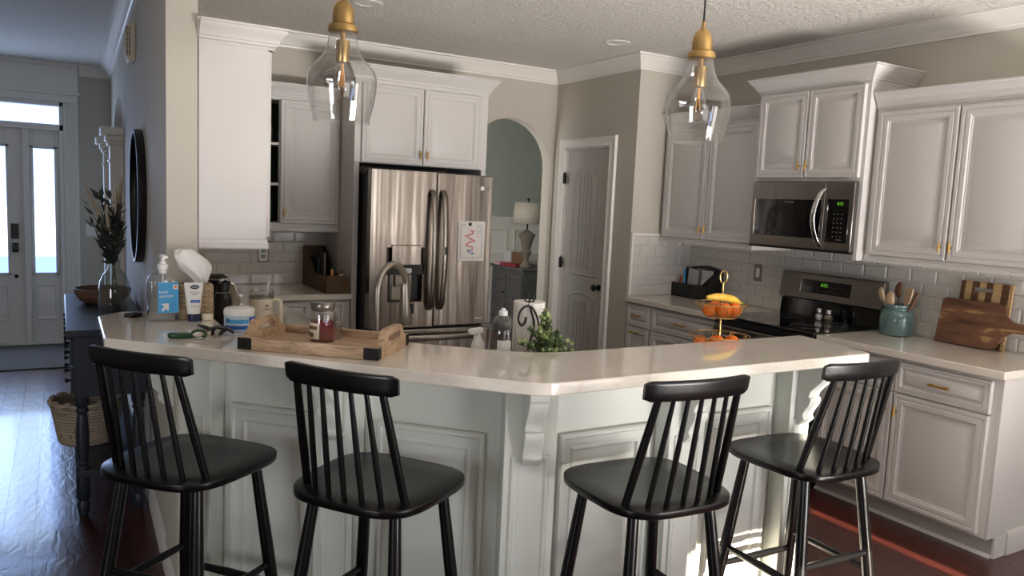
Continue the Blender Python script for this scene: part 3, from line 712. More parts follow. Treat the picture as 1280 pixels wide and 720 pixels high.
# ------------------------------------------------------------------ refrigerator
X0, X1, FY = 1.748, 2.648, 4.83
fr = thing('refrigerator','stainless french-door refrigerator with ice dispenser and a paper on its right door','refrigerator',(X0,FY,0))
FW = X1-X0; mid = .464
MB().box(.012,.075,.03,FW-.012,.80,1.735).build('fridge_body', M['fridgeside'], fr, bevel=.004)
MB().box(.02,.09,.0,FW-.02,.78,.03).build('base_grille', M['blackplastic'], fr)
MB().box(.0,.06,1.735,.06,.16,1.757).box(FW-.06,.06,1.735,FW,.16,1.757).build('hinge_cover', M['fridgeside'], fr, bevel=.004)
def fdoor(x0, x1, z0, z1, hole=None, name='door'):
    q = MB()
    if hole is None: q.box(x0,0,z0,x1,.072,z1)
    else:
        a,b,c,d = hole
        q.box(x0,0,z0,a,.072,z1); q.box(b,0,z0,x1,.072,z1); q.box(a,0,z0,b,.072,c); q.box(a,0,d,b,.072,z1); q.box(a,.06,c,b,.072,d)
        bmesh.ops.remove_doubles(q.bm, verts=q.bm.verts, dist=1e-5)
    return q.build(name, M['steel'], fr, bevel=0 if hole else .007, seg=3)
H = (.128,.378,.875,1.245)
dl = fdoor(.0,mid-.003,.70,1.755,H,'left_door'); dr = fdoor(mid+.003,FW,.70,1.755,None,'right_door')
fz = fdoor(0,FW,.40,.685,None,'freezer_drawer'); fz2 = fdoor(0,FW,.07,.392,None,'freezer_drawer')
# dispenser
q = MB(); q.box(H[0],.004,H[2],H[1],.010,H[2]+.012); q.box(H[0]-.012,-.003,1.075,H[0]+.004,.05,1.245); q.box(H[1]-.004,-.003,1.075,H[1]+.012,.05,1.245); q.box(H[0]-.012,-.003,1.06,H[1]+.012,.055,1.14)
q.box(H[0],.055,H[2],H[0]+.04,.061,1.06); q.box(H[1]-.075,.055,H[2],H[1],.061,1.06)
dsp = q.build('dispenser_housing', M['blackplastic'], dl, bevel=.004)
MB().box(H[0]+.02,-.010,1.125,H[1]-.015,.02,1.262).build('control_panel', M['steel'], dl, bevel=.005)
MB().box(H[0]+.05,.052,H[2],H[1]-.06,.058,1.06).build('recess_back', M['nickel'], dl)
q = MB(); q.lathe([(.0,0),(.05,0),(.055,.02),(.05,.035),(0,.035)], (H[0]+.125,.012,1.07), 24, 1, .5); q.build('ice_chute', M['white'], dl)
MB().box(H[0]+.065,.03,.975,H[0]+.135,.042,1.05).box(H[0]+.075,.025,.985,H[0]+.125,.032,1.0).build('paddle', M['nickel'], dl, bevel=.004)
def bow_handle(x, z0, z1, side):
    pts = [(x, -.004, z0), (x, -.035, z0+.03)]
    for i in range(9): u = i/8; pts.append((x, -.045-.030*math.sin(PI*u), z0+.05+(z1-z0-.10)*u))
    pts += [(x, -.035, z1-.03), (x, -.004, z1)]
    q = MB(); rs = []
    for i, p in enumerate(pts):
        a = pts[max(0,i-1)]; b = pts[min(len(pts)-1,i+1)]; ty, tz = b[1]-a[1], b[2]-a[2]; l = math.hypot(ty,tz); ny, nz = tz/l, -ty/l
        w, th = .019, .008
        rs.append([(p[0]+c*w, p[1]+s*th*ny, p[2]+s*th*nz) for c, s in ((-1,-.5),(-.7,-1),(.7,-1),(1,-.5),(1,.5),(.7,1),(-.7,1),(-1,.5))])
    return q.loft(rs)
bow_handle(mid-.034,.82,1.635,-1).build('handle', M['nickel'], dl, bevel=.002)
bow_handle(mid+.046,.82,1.635,1).build('handle', M['nickel'], dr, bevel=.002)
MB().box(mid+.037,-.083,1.205,mid+.055,-.076,1.255).build('door_button', M['blackplastic'], dr)
q = MB(); rs = []
for i in range(13):
    u = i/12; x = .07+(FW-.14)*u; y = -.045-.018*math.sin(PI*u) if 0 < i < 12 else -.004
    rs.append([(x, y+.008*c, .632+.020*s) for c, s in ((-1,-.6),(-.6,-1),(.6,-1),(1,-.6),(1,.6),(.6,1),(-.6,1),(-1,.6))])
q.loft(rs).build('handle', M['darksteel'], fz, bevel=.002)
q = MB(); q.loft([[ (p[0], p[1], p[2]-.26) for p in r] for r in rs]).build('handle', M['darksteel'], fz2, bevel=.002)
# emblem and lettering
TF = lambda x, y, z: Matrix.Translation((x,y,z)) @ Matrix.Rotation(PI/2,4,'X')
q = MB(); q.text('LG',.032,TF(FW-.045,-.0008,1.665)); q.lathe([(0,0),(.015,0),(.015,.001),(0,.001)],n=20,c=(0,0,0)) if 0 else None
q.build('emblem_letters', M['fabricgrey'], dr, flat=True)
q = MB(); n0 = q.n(); q.lathe([(0,0),(.016,0),(.016,.0012),(0,.0012)], n=24); q.xf(TF(FW-.085,-.0002,1.665), n0); q.build('emblem', M['white'], dr)
MB().text('ThinQ',.02,TF(FW-.08,-.0008,.745)).build('lettering', M['white'], dr, flat=True)
# paper held by a magnet
pp = thing('paper_sheet','child\'s pink and blue crayon sheet held on the right fridge door','paper',(2.488,FY-.0035,1.295))
q = MB(); rs = [[(x, -.0015-.006*max(0,(abs(x)-.05))*u, z) for x, z in ((-.103,-.139),(.103,-.139),(.108,.139),(-.100,.139))] for u in (0,1)]
q.box(-.104,-.0018,-.140,.104,-.0004,.140); q.build('sheet', M['paper'], pp)
q = MB()
for x0,z0,x1,z1 in ((-.085,-.118,-.082,.112),(.082,-.118,.085,.112),(-.085,-.118,.085,-.116),(-.085,.11,-.05,.113),(.03,.11,.085,.113)): q.box(x0,-.0022,z0,x1,-.0018,z1)
q.text('8',.012,TF(.02,-.0022,-.128)); q.build('printed_border', M['greyprint'], pp, flat=True)
q = MB(); pts = [(-.012+.030*math.sin(i*.9)+.012*math.sin(i*2.3), -.0022, .075-.012*i/1.0*.42*1.6) for i in range(19)]
q.tube(pts,.0055,6); q.build('crayon_scribble', M['crayonpink'], pp)
q = MB(); q.tube([(-.03+.02*math.sin(i*1.3)+.006*i, -.0022, -.06-.004*i) for i in range(9)],.005,6); q.build('crayon_scribble', M['crayonblue'], pp)
q = MB()
for cz, r in ((.083,.016),(.045,.014)):
    q.tube([(.055+r*math.cos(a), -.002, cz+r*math.sin(a)) for a in [2*PI*i/16 for i in range(16)]],.0012,5,closed=True)
q.build('printed_ring', M['greyprint'], pp)
q = MB().lathe([(0,0),(.012,0),(.012,.006),(.009,.009),(0,.009)],n=20).xf(Matrix.Translation((-.015,-.0018,.118)) @ Matrix.Rotation(PI/2,4,'X'))
mg = q.build('round_magnet', M['blackplastic']); mg.location = pp.location; tag(mg,'round black magnet pinning the crayon sheet to the refrigerator','magnet')

# ------------------------------------------------------------------ microwave (local x toward the camera, front at y=0)
mw = thing('microwave','stainless over-the-range microwave with curved handle and black window','microwave',(3.885,3.582,1.368),R)
MB().box(.002,.03,.0,.748,.42,.412).build('microwave_body', M['fridgeside'], mw)
MB().box(.0,.0,.012,.555,.03,.412).build('door', M['darksteel'], mw, bevel=.004)
MB().box(.558,.0,.012,.75,.03,.412).build('control_side', M['darksteel'], mw, bevel=.004)
MB().box(.0,.002,.0,.75,.03,.010).build('bottom_trim', M['blackplastic'], mw)
wd = MB().box(.035,-.003,.075,.535,.004,.305).build('window', M['blackglass'], mw, bevel=.002)
MB().box(.575,-.003,.060,.725,.004,.312).build('control_panel', M['blackglass'], mw, bevel=.002)
MB().box(.030,-.005,.075,.036,.0,.305).build('window_edge', M['chrome'], mw)
MB().text('8:52',.024,TF(.665,-.0034,.285)).build('clock_digits', M['display'], mw, flat=True)
q = MB()
for i in range(6):
    for j in range(3): q.box(.630+.026*j-.004,-.0034,.225-.026*i-.002,.630+.026*j+.004,-.003,.225-.026*i+.002)
q.box(.655,-.0034,.076,.69,-.003,.080); q.build('key_marks', M['greyprint'], mw, flat=True)
MB().text('FRIGIDAIRE',.014,TF(.30,-.0034,.288)).build('lettering', M['greyprint'], mw, flat=True)
q = MB(); q.box(.14,-.0034,.095,.25,-.003,.125); q.build('window_label', mat('window_label', lin(44,42,40), .5), mw, flat=True)
rs = []
for i in range(15):
    u = i/14; z = .03+.345*u; y = -.055*math.sin(PI*u)**.7-.004 if 0 < i < 14 else .004; x = .548-.022*math.sin(PI*u)
    rs.append([(x+.016*c, y+.007*s, z) for c, s in ((-1,-.4),(-.6,-1),(.6,-1),(1,-.4),(1,.4),(.6,1),(-.6,1),(-1,.4))])
MB().loft(rs).build('handle', M['chrome'], mw, bevel=.002)

# ------------------------------------------------------------------ range
rg = thing('range','stainless electric range with black glass cooktop and raised control panel','range',(3.655,3.598,0),R)
MB().box(.0,.03,.06,.756,.635,.905).build('range_body', M['fridgeside'], rg)
MB().box(-.002,.0,.905,.758,.600,.921).build('cooktop', M['blackglass'], rg, bevel=.004)
q = MB()
for x, y, r in ((.2,.17,.10),(.56,.17,.09),(.2,.43,.075),(.56,.43,.085)):
    q.tube([(x+r*math.cos(a), y+r*math.sin(a), .9212) for a in [2*PI*i/32 for i in range(32)]],.0006,4,closed=True)
q.build('burner_rings', M['greyprint'], rg)
MB().box(.002,-.022,.285,.754,.03,.86).build('oven_door', M['darksteel'], rg, bevel=.004)
MB().box(.11,-.025,.40,.645,-.02,.70).build('oven_window', M['blackglass'], rg)
q = MB(); q.rod((.05,-.07,.80),(.706,-.07,.80),.013); q.rod((.07,-.02,.80),(.07,-.07,.80),.009); q.rod((.686,-.02,.80),(.686,-.07,.80),.009); q.build('handle', M['nickel'], rg)
MB().box(.002,-.005,.868,.754,.03,.903).build('front_trim', M['blackplastic'], rg)
MB().box(.002,-.015,.07,.754,.03,.275).build('drawer', M['darksteel'], rg, bevel=.004)
MB().box(.02,.04,.0,.736,.6,.06).build('plinth', M['blackplastic'], rg)
# backguard: black riser, then a stainless hood leaning back
q = MB(); q.prism([(.600,.905),(.645,.905),(.645,1.19),(.625,1.19),(.612,1.03)],.0,.756,'x'); q.build('backguard_riser', M['blackglass'], rg)
q = MB(); q.prism([(.578,1.035),(.620,1.02),(.640,1.03),(.640,1.205),(.614,1.205),(.600,1.198)],-.004,.76,'x'); cp = q.build('control_panel', M['darksteel'], rg, bevel=.004)
def onpanel(x, h): # point on the leaning panel face, h measured up it
    d = Vector((0,.022,.163)).normalized(); return Vector((x,.578,1.035))+d*h
tilt = math.atan2(.022,.163)
TPn = lambda x, h: Matrix.Translation(onpanel(x,h)) @ Matrix.Rotation(-tilt,4,'X') @ Matrix.Rotation(PI/2,4,'X')
q = MB(); q.box(-.185,-.042,0,.185,.042,.002); q.xf(TPn(.355,.085)); q.build('touch_display', M['blackglass'], cp)
q = MB(); q.text('8:52',.030,TPn(.345,.100) @ Matrix.Translation((0,0,.0024))); q.build('clock_digits', M['display'], cp, flat=True)
dim = mat('dim_print', lin(70,72,74), .5)
for i in range(9):
    for j in range(2):
        if abs(i-4) < 1 and j: continue
        MB().box(-.15+.037*i-.008,-.02+.03*j-.002,.002,-.15+.037*i+.008,-.02+.03*j+.001,.0024).xf(TPn(.355,.082)).build('key_mark', dim, cp, flat=True)
q = MB(); q.box(-.003,-.044,0,.003,.044,.003); q.xf(TPn(.166,.085)); q.build('display_edge', M['chrome'], cp)
# ------------------------------------------------------------------ things on the bar
ZB, ZC = 1.067, .914
def smooth(P, k=5):
    P = [Vector(p) for p in P]; out = []
    for i in range(len(P)-1):
        a, b, c, d = P[max(0,i-1)], P[i], P[i+1], P[min(len(P)-1,i+2)]
        for j in range(k):
            t = j/k; out.append(.5*((2*b)+(c-a)*t+(2*a-5*b+4*c-d)*t*t+(3*b-a-3*c+d)*t*t*t))
    return out+[P[-1]]
def at(name, label, cat, x, y, z, rz=0, group=None): return thing(name, label, cat, (x,y,z+.0004), math.radians(rz), group)
# sanitizer
s = at('sanitizer_bottle','tall clear pump bottle of hand sanitizer with a sky blue label','bottle',.332,3.19,ZB,8)
def ovbox(w, d, prof, n=36, e=.5):
    out = []
    for k, z in prof:
        out.append([(math.copysign(abs(math.cos(2*PI*i/n))**e, math.cos(2*PI*i/n))*w*k, math.copysign(abs(math.sin(2*PI*i/n))**e, math.sin(2*PI*i/n))*d*k, z) for i in range(n)])
    return out
MB().loft(ovbox(.053,.034,[(.94,.001),(1,.006),(1,.148),(.985,.157),(.92,.168),(.76,.176),(.5,.181),(.3,.184)],44,.38)).build('bottle_body', M['clearplastic'], s, ang=60)
MB().loft(ovbox(.051,.032,[(.94,.004),(1,.008),(1,.140)],44,.38)).build('liquid', M['soapliquid'], s, ang=60)
lb = MB().prism([(-.026,.034),(.047,.034),(.047,.150),(-.026,.150)],-.0362,-.0348,'y').build('label', M['blue'], s)
TT = lambda x, y, z: Matrix.Translation((x,y,z)) @ Matrix.Rotation(PI/2,4,'X')
MB().text('hand\nsanitizer',.0155,TT(-.022,-.0364,.106),align='LEFT').build('label_lettering', M['white'], lb, flat=True)
q = MB(); q.prism([(-.015,.045),(-.009,.040),(.004,.054),(.004,.044),(.012,.044),(.012,.070),(-.012,.070),(-.012,.062),(-.001,.062)],-.0372,-.0364,'y'); q.build('label_arrow', M['white'], lb)
MB().box(.028,-.0370,.124,.044,-.0362,.141).build('label_badge', M['white'], lb, flat=True); MB().box(.031,-.0375,.127,.041,-.0369,.138).build('label_badge_mark', M['orangeprint'], lb, flat=True)
q = MB(); q.lathe([(.014,.182),(.014,.196),(.019,.198),(.019,.216),(.012,.218),(.012,.228),(.008,.229),(.007,.24),(0,.24)],n=24); q.box(-.009,-.034,.240,.009,.012,.250); q.lathe([(0,.24),(.011,.24),(.010,.252),(0,.254)],n=20); q.rod((0,0,.182),(0,0,.03),.003)
q.build('pump', M['white'], s)
# lotion
l = at('lotion_tube','white lotion tube with navy cap standing beside the sanitizer bottle','tube',.437,3.155,ZB,0)
rs = []
for z, w, d in ((.028,.023,.019),(.03,.0235,.019),(.06,.026,.0185),(.10,.030,.013),(.135,.034,.005),(.143,.0345,.0018),(.149,.0345,.0016)):
    rs.append([(w*math.cos(2*PI*i/28), d*math.sin(2*PI*i/28), z) for i in range(28)])
MB().loft(rs).build('tube_body', M['white'], l, ang=50)
MB().lathe([(0,0),(.021,0),(.022,.004),(.022,.026),(.0215,.029),(0,.029)],n=28).build('cap', M['navyplastic'], l)
fy = lambda z: -(.0185-(z-.06)/.075*.0135) if z > .06 else -.0186
tiltT = math.atan2(.0135,.075)
TL = lambda x, z, o=.0012: Matrix.Translation((x,fy(z)-o,z)) @ Matrix.Rotation(-tiltT,4,'X') @ Matrix.Rotation(PI/2,4,'X')
q = MB(); q.lathe([(0,0),(.0165,0),(.0165,.001),(0,.001)],n=28,sy=.48); q.xf(TL(.003,.132,.0012)); lg = q.build('oval_logo', M['navyplastic'], l)
MB().text('Vaseline',.0072,TL(.003,.132,.0026)).build('logo_lettering', M['white'], lg, flat=True)
MB().text('Dry Hands\nRescue',.0078,TL(.003,.108,.0022)).build('label_lettering', M['greyprint'], l, flat=True)
q = MB(); q.box(-.017,-.0055,0,.017,.0055,.001); q.xf(TL(.003,.078,.0014)); bd = q.build('label_band', M['royal'], l)
MB().text('LOTION',.0068,TL(.003,.078,.0028)).build('band_lettering', M['paleblue'], bd, flat=True)
q = MB()
for k in (-1,0,1): q.lathe([(0,0),(.0022,0),(.0022,.001),(0,.001)],(k*.0125+.003,0,0),10)
q.xf(Matrix.Translation((0,-.0196,.058)) @ Matrix.Rotation(PI/2,4,'X')); q.build('label_dots', M['navyplastic'], l)
# tissue box
tb = at('tissue_box','pale wicker tissue box cover with a white tissue pulled up, against the cream pillar','tissue box',.452,3.243,ZB,0)
MB().loft(ovbox(.066,.062,[(.97,0),(1,.004),(1,.128),(.97,.134),(.7,.136)],44,.32)).build('wicker_cover', M['wicker'], tb, ang=50)
q = MB(); n = 30; rows = []
rt = random.Random(3)
for k, (h, cx, cy, rx, ry) in enumerate(((.130,.024,-.01,.018,.012),(.150,.022,-.014,.026,.018),(.170,.014,-.016,.040,.024),(.200,.000,-.016,.060,.028),(.230,-.016,-.012,.062,.026),(.250,-.030,-.008,.050,.020),(.262,-.036,-.006,.036,.013),(.268,-.038,-.005,.016,.006))):
    rows.append([(cx+rx*(1+.13*math.sin(5*a+1.3))*math.cos(a), cy+ry*(1+.26*math.sin(6*a+k*.3))*math.sin(a), h+.006*math.sin(3*a+k)) for a in [2*PI*i/n for i in range(n)]])
q.loft(rows); tsu = q.build('tissue', M['tissue'], tb, ang=70)
m2 = tsu.modifiers.new('s','SUBSURF'); m2.levels = 1; m2.render_levels = 2
# small lid / box
tag(MB().loft(ovbox(.021,.021,[(.85,0),(1,.004),(1,.018),(.9,.024),(.5,.0265)],30,.7)).build('round_tub', M['cream']),'small off-white round tub beside the lotion tube','tub',None,(.487,3.165,ZB+.0004))
tag(MB().box(-.022,-.012,0,.022,.012,.014).build('small_box', M['navy'], bevel=.002),'small dark teal box between the sanitizer and the lotion','box',None,(.398,3.215,ZB+.0004))
# wipes tub
w = at('wipes_tub','round white tub with pale blue label at the edge of the bar','tub',.560,2.915,ZB,0)
MB().lathe([(0,0),(.050,0),(.053,.003),(.053,.056),(.051,.058),(0,.058)],n=40).build('tub_body', M['paleblue'], w)
MB().lathe([(0,.057),(.0545,.057),(.0545,.073),(.051,.080),(.047,.082),(0,.082)],n=40).build('lid', M['white'], w)
def wrap(mb, r, a0, a1, z0, z1, n=14, t=.0006):
    P = [(math.radians(a0+(a1-a0)*i/n)) for i in range(n+1)]
    inner = [(r*math.cos(a), r*math.sin(a)) for a in P]; outer = [((r+t)*math.cos(a), (r+t)*math.sin(a)) for a in P[::-1]]
    return mb.prism(inner+outer, z0, z1)
wrap(MB(),.0532,-160,-55,.008,.022).build('label_band', M['royal'], w); wrap(MB(),.0532,-62,-22,.006,.052).build('label_panel', M['royal'], w)
wrap(MB(),.0532,-160,-66,.030,.044).build('label_stripe', M['blue'], w)
q = MB(); n0 = q.n(); q.tube([(.009*math.cos(a),.009*math.sin(a),0) for a in [2*PI*i/4+PI/4 for i in range(4)]],.0014,5,closed=True); q.xf(Matrix.Rotation(math.radians(-58),4,'Z') @ Matrix.Translation((0,-.0542,.040)) @ Matrix.Rotation(PI/2,4,'X')); q.build('label_diamond', M['navyplastic'], w)
# key fob, green clip, black claw clip
k = at('key_fob','black car key fob lying at the left end of the bar','key',.238,3.30,ZB,25)
MB().loft(ovbox(.034,.019,[(.85,0),(1,.004),(1,.013),(.85,.017),(.4,.018)],30,.7)).build('fob_body', M['blackplastic'], k, ang=60)
MB().tube([(-.036+.011*math.cos(a), -.012+.011*math.sin(a), .003) for a in [2*PI*i/18 for i in range(18)]],.0016,6,closed=True).build('key_ring', M['chrome'], k)
g = at('carabiner','dark green keychain clip with a metal ring lying on the bar','keychain',.345,2.80,ZB,-18)
q = MB(); q.loft(ovbox(.040,.019,[(.9,0.001),(1,.005),(1,.014),(.88,.017)],32,.65)); q.build('green_body', M['green'], g, bevel=.001)
MB().box(-.02,-.006,.0172,.014,.006,.0182).build('tag_plate', M['sagecap'], g)
q = MB(); q.tube([(.058+.024*math.cos(a), .006+.018*math.sin(a), .012+.010*math.sin(a)) for a in [2*PI*i/24 for i in range(24)]],.005,8,closed=True); q.build('loop', M['green'], g)
q = MB(); q.tube([(.055+.020*math.cos(a), -.012+.016*math.sin(a), .004) for a in [2*PI*i/20 for i in range(20)]],.0018,6,closed=True); q.build('split_ring', M['chrome'], g)
cl = at('claw_clip','black hair claw clip lying on the bar beside the green keychain','hair clip',.448,2.822,ZB,-20)
q = MB()
spine = [(-.012,.0,.020),(.02,.0,.030),(.05,.0,.026),(.075,.0,.012)]
q.loft([[(x, y0, z+dz) for y0, dz in ((-hw,0),(-hw*.5,.006),(hw*.5,.006),(hw,0),(hw*.5,-.006),(-hw*.5,-.006))] for (x,_,z), hw in zip(spine,(.016,.018,.014,.005))]); q.build('clip_back', M['blackplastic'], cl, ang=60)
q = MB()
for i in range(4):
    y = -.015+.010*i
    q.tube([(-.005,y,.022),(-.025,y,.030),(-.042,y*1.1,.040-.002*i)],[.004,.0035,.0018],7)
for i in range(3):
    y = -.012+.012*i; q.tube([(.012,y,.024),(.004,y,.012),(.006,y,.0015)],[.004,.004,.002],7)
q.build('teeth', M['blackplastic'], cl)
MB().tube([(.05,0,.022),(.036,-.006,.012),(.028,-.008,.0025)],[.006,.007,.005],8).build('thumb_lever', M['blackplastic'], cl)

# tray, aligned with the diagonal bar
a45 = -45+2.2
tr = at('wooden_tray','rustic wooden serving tray with cut-out handles and black corner plates on the bar','tray',.762,2.505,ZB,-41)
TW, TDp, hb = .226, .140, .040     # half width, half depth, side height
MB().box(-TW+.01,-TDp+.01,.004,TW-.01,TDp-.01,.014).build('tray_floor', M['traywood'], tr)
for sy in (-1,1): MB().box(-TW,sy*TDp-.009,.0,TW,sy*TDp+.009,hb).build('tray_side', M['traywood'], tr, bevel=.002)
for sx in (-1,1):
    out = []; N_ = 24
    for i in range(N_+1):
        u = -1+2*i/N_; v = abs(u); f = 0 if v > .78 else (1 if v < .42 else .5-.5*math.cos(PI*(.78-v)/.36))
        out.append((u*(TDp+.009), hb+.046*f))
    q = MB(); lo = out; slot0, slot1, sz0, sz1 = -.055, .055, .046, .066
    # build the end with its slot as vertical strips
    ys = sorted(set([round(p[0],5) for p in out]+[slot0,slot1]))
    def top(y):
        for (a,b),(c,d) in zip(out,out[1:]):
            if a-1e-6 <= y <= c+1e-6: return b+(d-b)*(y-a)/(c-a)
        return hb
    for a, b in zip(ys, ys[1:]):
        ta, tb_ = top(a), top(b)
        if a >= slot0-1e-6 and b <= slot1+1e-6:
            q.prism([(a,0),(b,0),(b,sz0),(a,sz0)],sx*TW-.011,sx*TW+.011,'x'); q.prism([(a,sz1),(b,sz1),(b,tb_),(a,ta)],sx*TW-.011,sx*TW+.011,'x')
        else: q.prism([(a,0),(b,0),(b,tb_),(a,ta)],sx*TW-.011,sx*TW+.011,'x')
    bmesh.ops.remove_doubles(q.bm, verts=q.bm.verts, dist=1e-5)
    q.build('handle_end', M['traywood'], tr, ang=30)
for sx in (-1,1):
    for sy in (-1,1):
        q = MB(); x, y = sx*(TW+.0118), sy*(TDp+.0098)
        q.box(min(x,x-sx*.048),min(y,y-sy*.002),.002,max(x,x-sx*.048),max(y,y-sy*.002),hb-.001); q.box(min(x,x-sx*.002),min(y,y-sy*.03),.002,max(x,x-sx*.002),max(y,y-sy*.03),hb-.001)
        q.build('corner_plate', M['iron'], tr)
# candle jar in the tray
c = at('jar_candle','red candle in a lidded glass jar standing in the wooden tray','candle',.759,2.541,ZB+.0142,20)
MB().lathe([(0,.001),(.040,.001),(.042,.005),(.042,.092),(.039,.102),(.036,.106),(.036,.110)],n=40).build('glass_jar', M['glass'], c, ang=60)
MB().lathe([(0,.004),(.0395,.004),(.0395,.070),(.036,.072),(0,.071)],n=40).build('wax', M['red'], c)
MB().rod((0,0,.07),(0.001,0,.08),.0012,n=6).build('wick', M['blackplastic'], c)
MB().lathe([(.034,.104),(.037,.108),(.040,.112),(.040,.128),(.038,.133),(0,.134)],n=40).build('glass_lid', mat('grey_lid', lin(120,114,108), .25, metal=.6), c)
wrap(MB(),.0424,-236,-142,.012,.066).build('label', M['cream'], c)
q = wrap(MB(),.0432,-226,-170,.018,.034); wrap(q,.0432,-222,-152,.044,.056); q.build('label_lettering', M['bowlwood'], c)
for i in range(1):
    q = MB(); q.lathe([(0,0),(.022,0),(.024,.006),(.021,.03),(.024,.052),(.022,.052),(.019,.03),(.021,.008),(0,.006)],n=24)
    jg = q.build('glass_votive', M['glass']); tag(jg,'small clear glass beside the red candle in the tray','glass',None,(.815,2.575,ZB+.0146))

# ------------------------------------------------------------------ lower counter behind the bar
bt = at('water_bottle','matte black water bottle with spout lid in front of the toaster','bottle',.660,3.83,ZC,0)
MB().lathe([(0,0),(.038,0),(.040,.004),(.040,.142),(.036,.160),(.030,.170),(.030,.176),(0,.176)],n=32).build('bottle_body', M['blackplastic'], bt)
MB().lathe([(.0305,.174),(.0325,.175),(.0325,.179),(.0305,.18)],n=32).build('collar', M['chrome'], bt)
q = MB(); q.lathe([(0,.178),(.029,.178),(.028,.205),(.022,.220),(0,.222)],n=28); q.tube([(-.004,0,.205),(.012,0,.224),(.034,0,.220)],[.016,.014,.010],12); q.build('spout_lid', M['blackplastic'], bt)
to = at('toaster','chrome toaster with black top standing behind the black bottle','toaster',.625,4.06,ZC,0)
def tprof(y, k=1): return [(x*k, y, z) for x, z in ((-.135,.012),(.135,.012),(.140,.05),(.136,.14),(.118,.196),(.088,.220),(.04,.227),(-.04,.227),(-.088,.220),(-.118,.196),(-.136,.14),(-.140,.05))]
MB().loft([tprof(-.10),tprof(.10)]).build('toaster_body', M['chrome'], to, bevel=.006, seg=3, ang=50)
MB().box(-.100,-.075,.2265,.085,.075,.234).build('top_cover', M['blackplastic'], to, bevel=.003)
MB().box(-.13,-.09,0,.13,.09,.014).build('base', M['blackplastic'], to)
q = MB(); q.rod((.135,-.03,.13),(.165,-.03,.13),.010); q.build('knob', M['chrome'], to); MB().rod((.135,-.03,.085),(.165,-.03,.085),.012).build('knob', M['chrome'], to)
MB().box(.135,-.015,.145,.17,.03,.157).build('lever', M['chrome'], to, bevel=.002)
sc_ = at('tumbler','cream insulated tumbler with handle, clear lid and straw','tumbler',.782,3.57,ZC,-32)
MB().lathe([(0,0),(.036,0),(.038,.004),(.040,.07),(.0505,.10),(.0525,.178),(.0525,.182),(0,.182)],n=40).build('cup_body', M['cream'], sc_)
MB().lathe([(.0528,.180),(.0532,.181),(.0532,.188),(.0528,.189),(0,.189)],n=40).build('rim', M['nickel'], sc_)
MB().lathe([(.050,.188),(.052,.190),(.051,.210),(.046,.214),(0,.214)],n=36).build('lid', M['clearplastic'], sc_)
MB().lathe([(0,.213),(.014,.213),(.013,.220),(0,.222)],(-.028,-.006,0),20).build('lid_tab', M['cream'], sc_)
MB().rod((.022,0,.19),(.034,.0,.262),.0045).build('straw', M['white'], sc_)
q = MB(); pts = [(.050,0,.172),(.075,0,.176),(.088,0,.168),(.090,0,.12),(.089,0,.06),(.078,0,.047),(.044,0,.050)]
q.tube(pts,[.008,.0095,.0095,.0095,.0095,.009,.008],10); q.build('handle', M['cream'], sc_)
q = MB(); q.text('STANLEY',.0105,Matrix.Rotation(math.radians(46),4,'Z') @ Matrix.Translation((0,-.0530,.135)) @ Matrix.Rotation(PI/2,4,'X')); q.lathe([(0,0),(.006,0),(.006,.0008),(0,.0008)],n=14) if 0 else None
q.build('lettering', M['greyprint'], sc_, flat=True)
q = MB(); q.prism([(-.007,0),(.007,0),(.007,.006),(.003,.012),(0,.009),(-.003,.012),(-.007,.006)],-.0006,.0006,'y'); q.xf(Matrix.Rotation(math.radians(46),4,'Z') @ Matrix.Translation((0,-.0532,.146))); q.build('emblem', M['greyprint'], sc_)
# basket with folders against the fridge panel
bk = at('desk_basket','dark woven magazine basket with folders on the back counter','basket',1.605,5.34,ZC,0)
q = MB(); L_, Wd = .30, .072
sidep = [(-L_,0),(L_,0),(L_,.285),(L_-.05,.285),(.0,.115),(-L_,.115)]   # (y,z): low in front, high at the back
for sx in (-1,1): q.prism(sidep, sx*Wd-.006, sx*Wd+.006,'x')
q.box(-Wd,-L_,0,Wd,-L_+.012,.122); q.box(-Wd,L_-.012,0,Wd,L_,.285); q.box(-Wd,-L_,0,Wd,L_,.01)
q.build('woven_body', M['brownwicker'], bk, bevel=.005)
def stand(name, label, cat, mb, m, loc, rx=0, rz=0):
    o = mb.build(name, m); tag(o, label, cat); o.location = loc; o.rotation_euler = (rx,0,rz); return o
stand('folder','dark teal folder standing in the woven basket','folder',MB().box(-.004,-.10,0,.004,.10,.20),M['book'],(1.575,5.50,ZC+.012))
stand('folder','grey folder leaning at the back of the woven basket','folder',MB().box(-.006,-.11,0,.006,.11,.235),M['fabricgrey'],(1.618,5.50,ZC+.012))
stand('green_box','dark green packet in the woven basket','packet',MB().box(-.014,-.03,0,.014,.03,.15),M['green'],(1.64,5.28,ZC+.012))
gb = at('glue_bottle','small white glue bottle with red cap at the front of the woven basket','bottle',1.655,5.13,ZC+.012,0)
MB().lathe([(0,0),(.018,0),(.018,.085),(.024,.09),(.024,.098),(.012,.104),(.010,.112),(0,.112)],n=18).build('bottle_body', M['white'], gb); MB().lathe([(0,.112),(.010,.112),(.006,.135),(0,.137)],n=14).build('cap', M['redbook'], gb)
stand('paint_brush','thin pale paint brush standing in the woven basket','brush',MB().rod((0,0,0),(0,0,.25),.004,.003,8),M['lightwood'],(1.66,5.20,ZC+.012),-.10)
for i, (dx, c_, nm) in enumerate(((-.02,'banana','yellow'),(-.005,'orangeprint','orange'),(.008,'redbook','red'))):
    stand('pencil',f'{nm} pencil standing in the woven basket','pencil',MB().rod((0,0,0),(0,0,.135),.004,.004,7).rod((0,0,.135),(0,0,.148),.004,.0008,7),M[c_],(1.60+dx,5.10+.03*i,ZC+.012),-.08+.05*i)
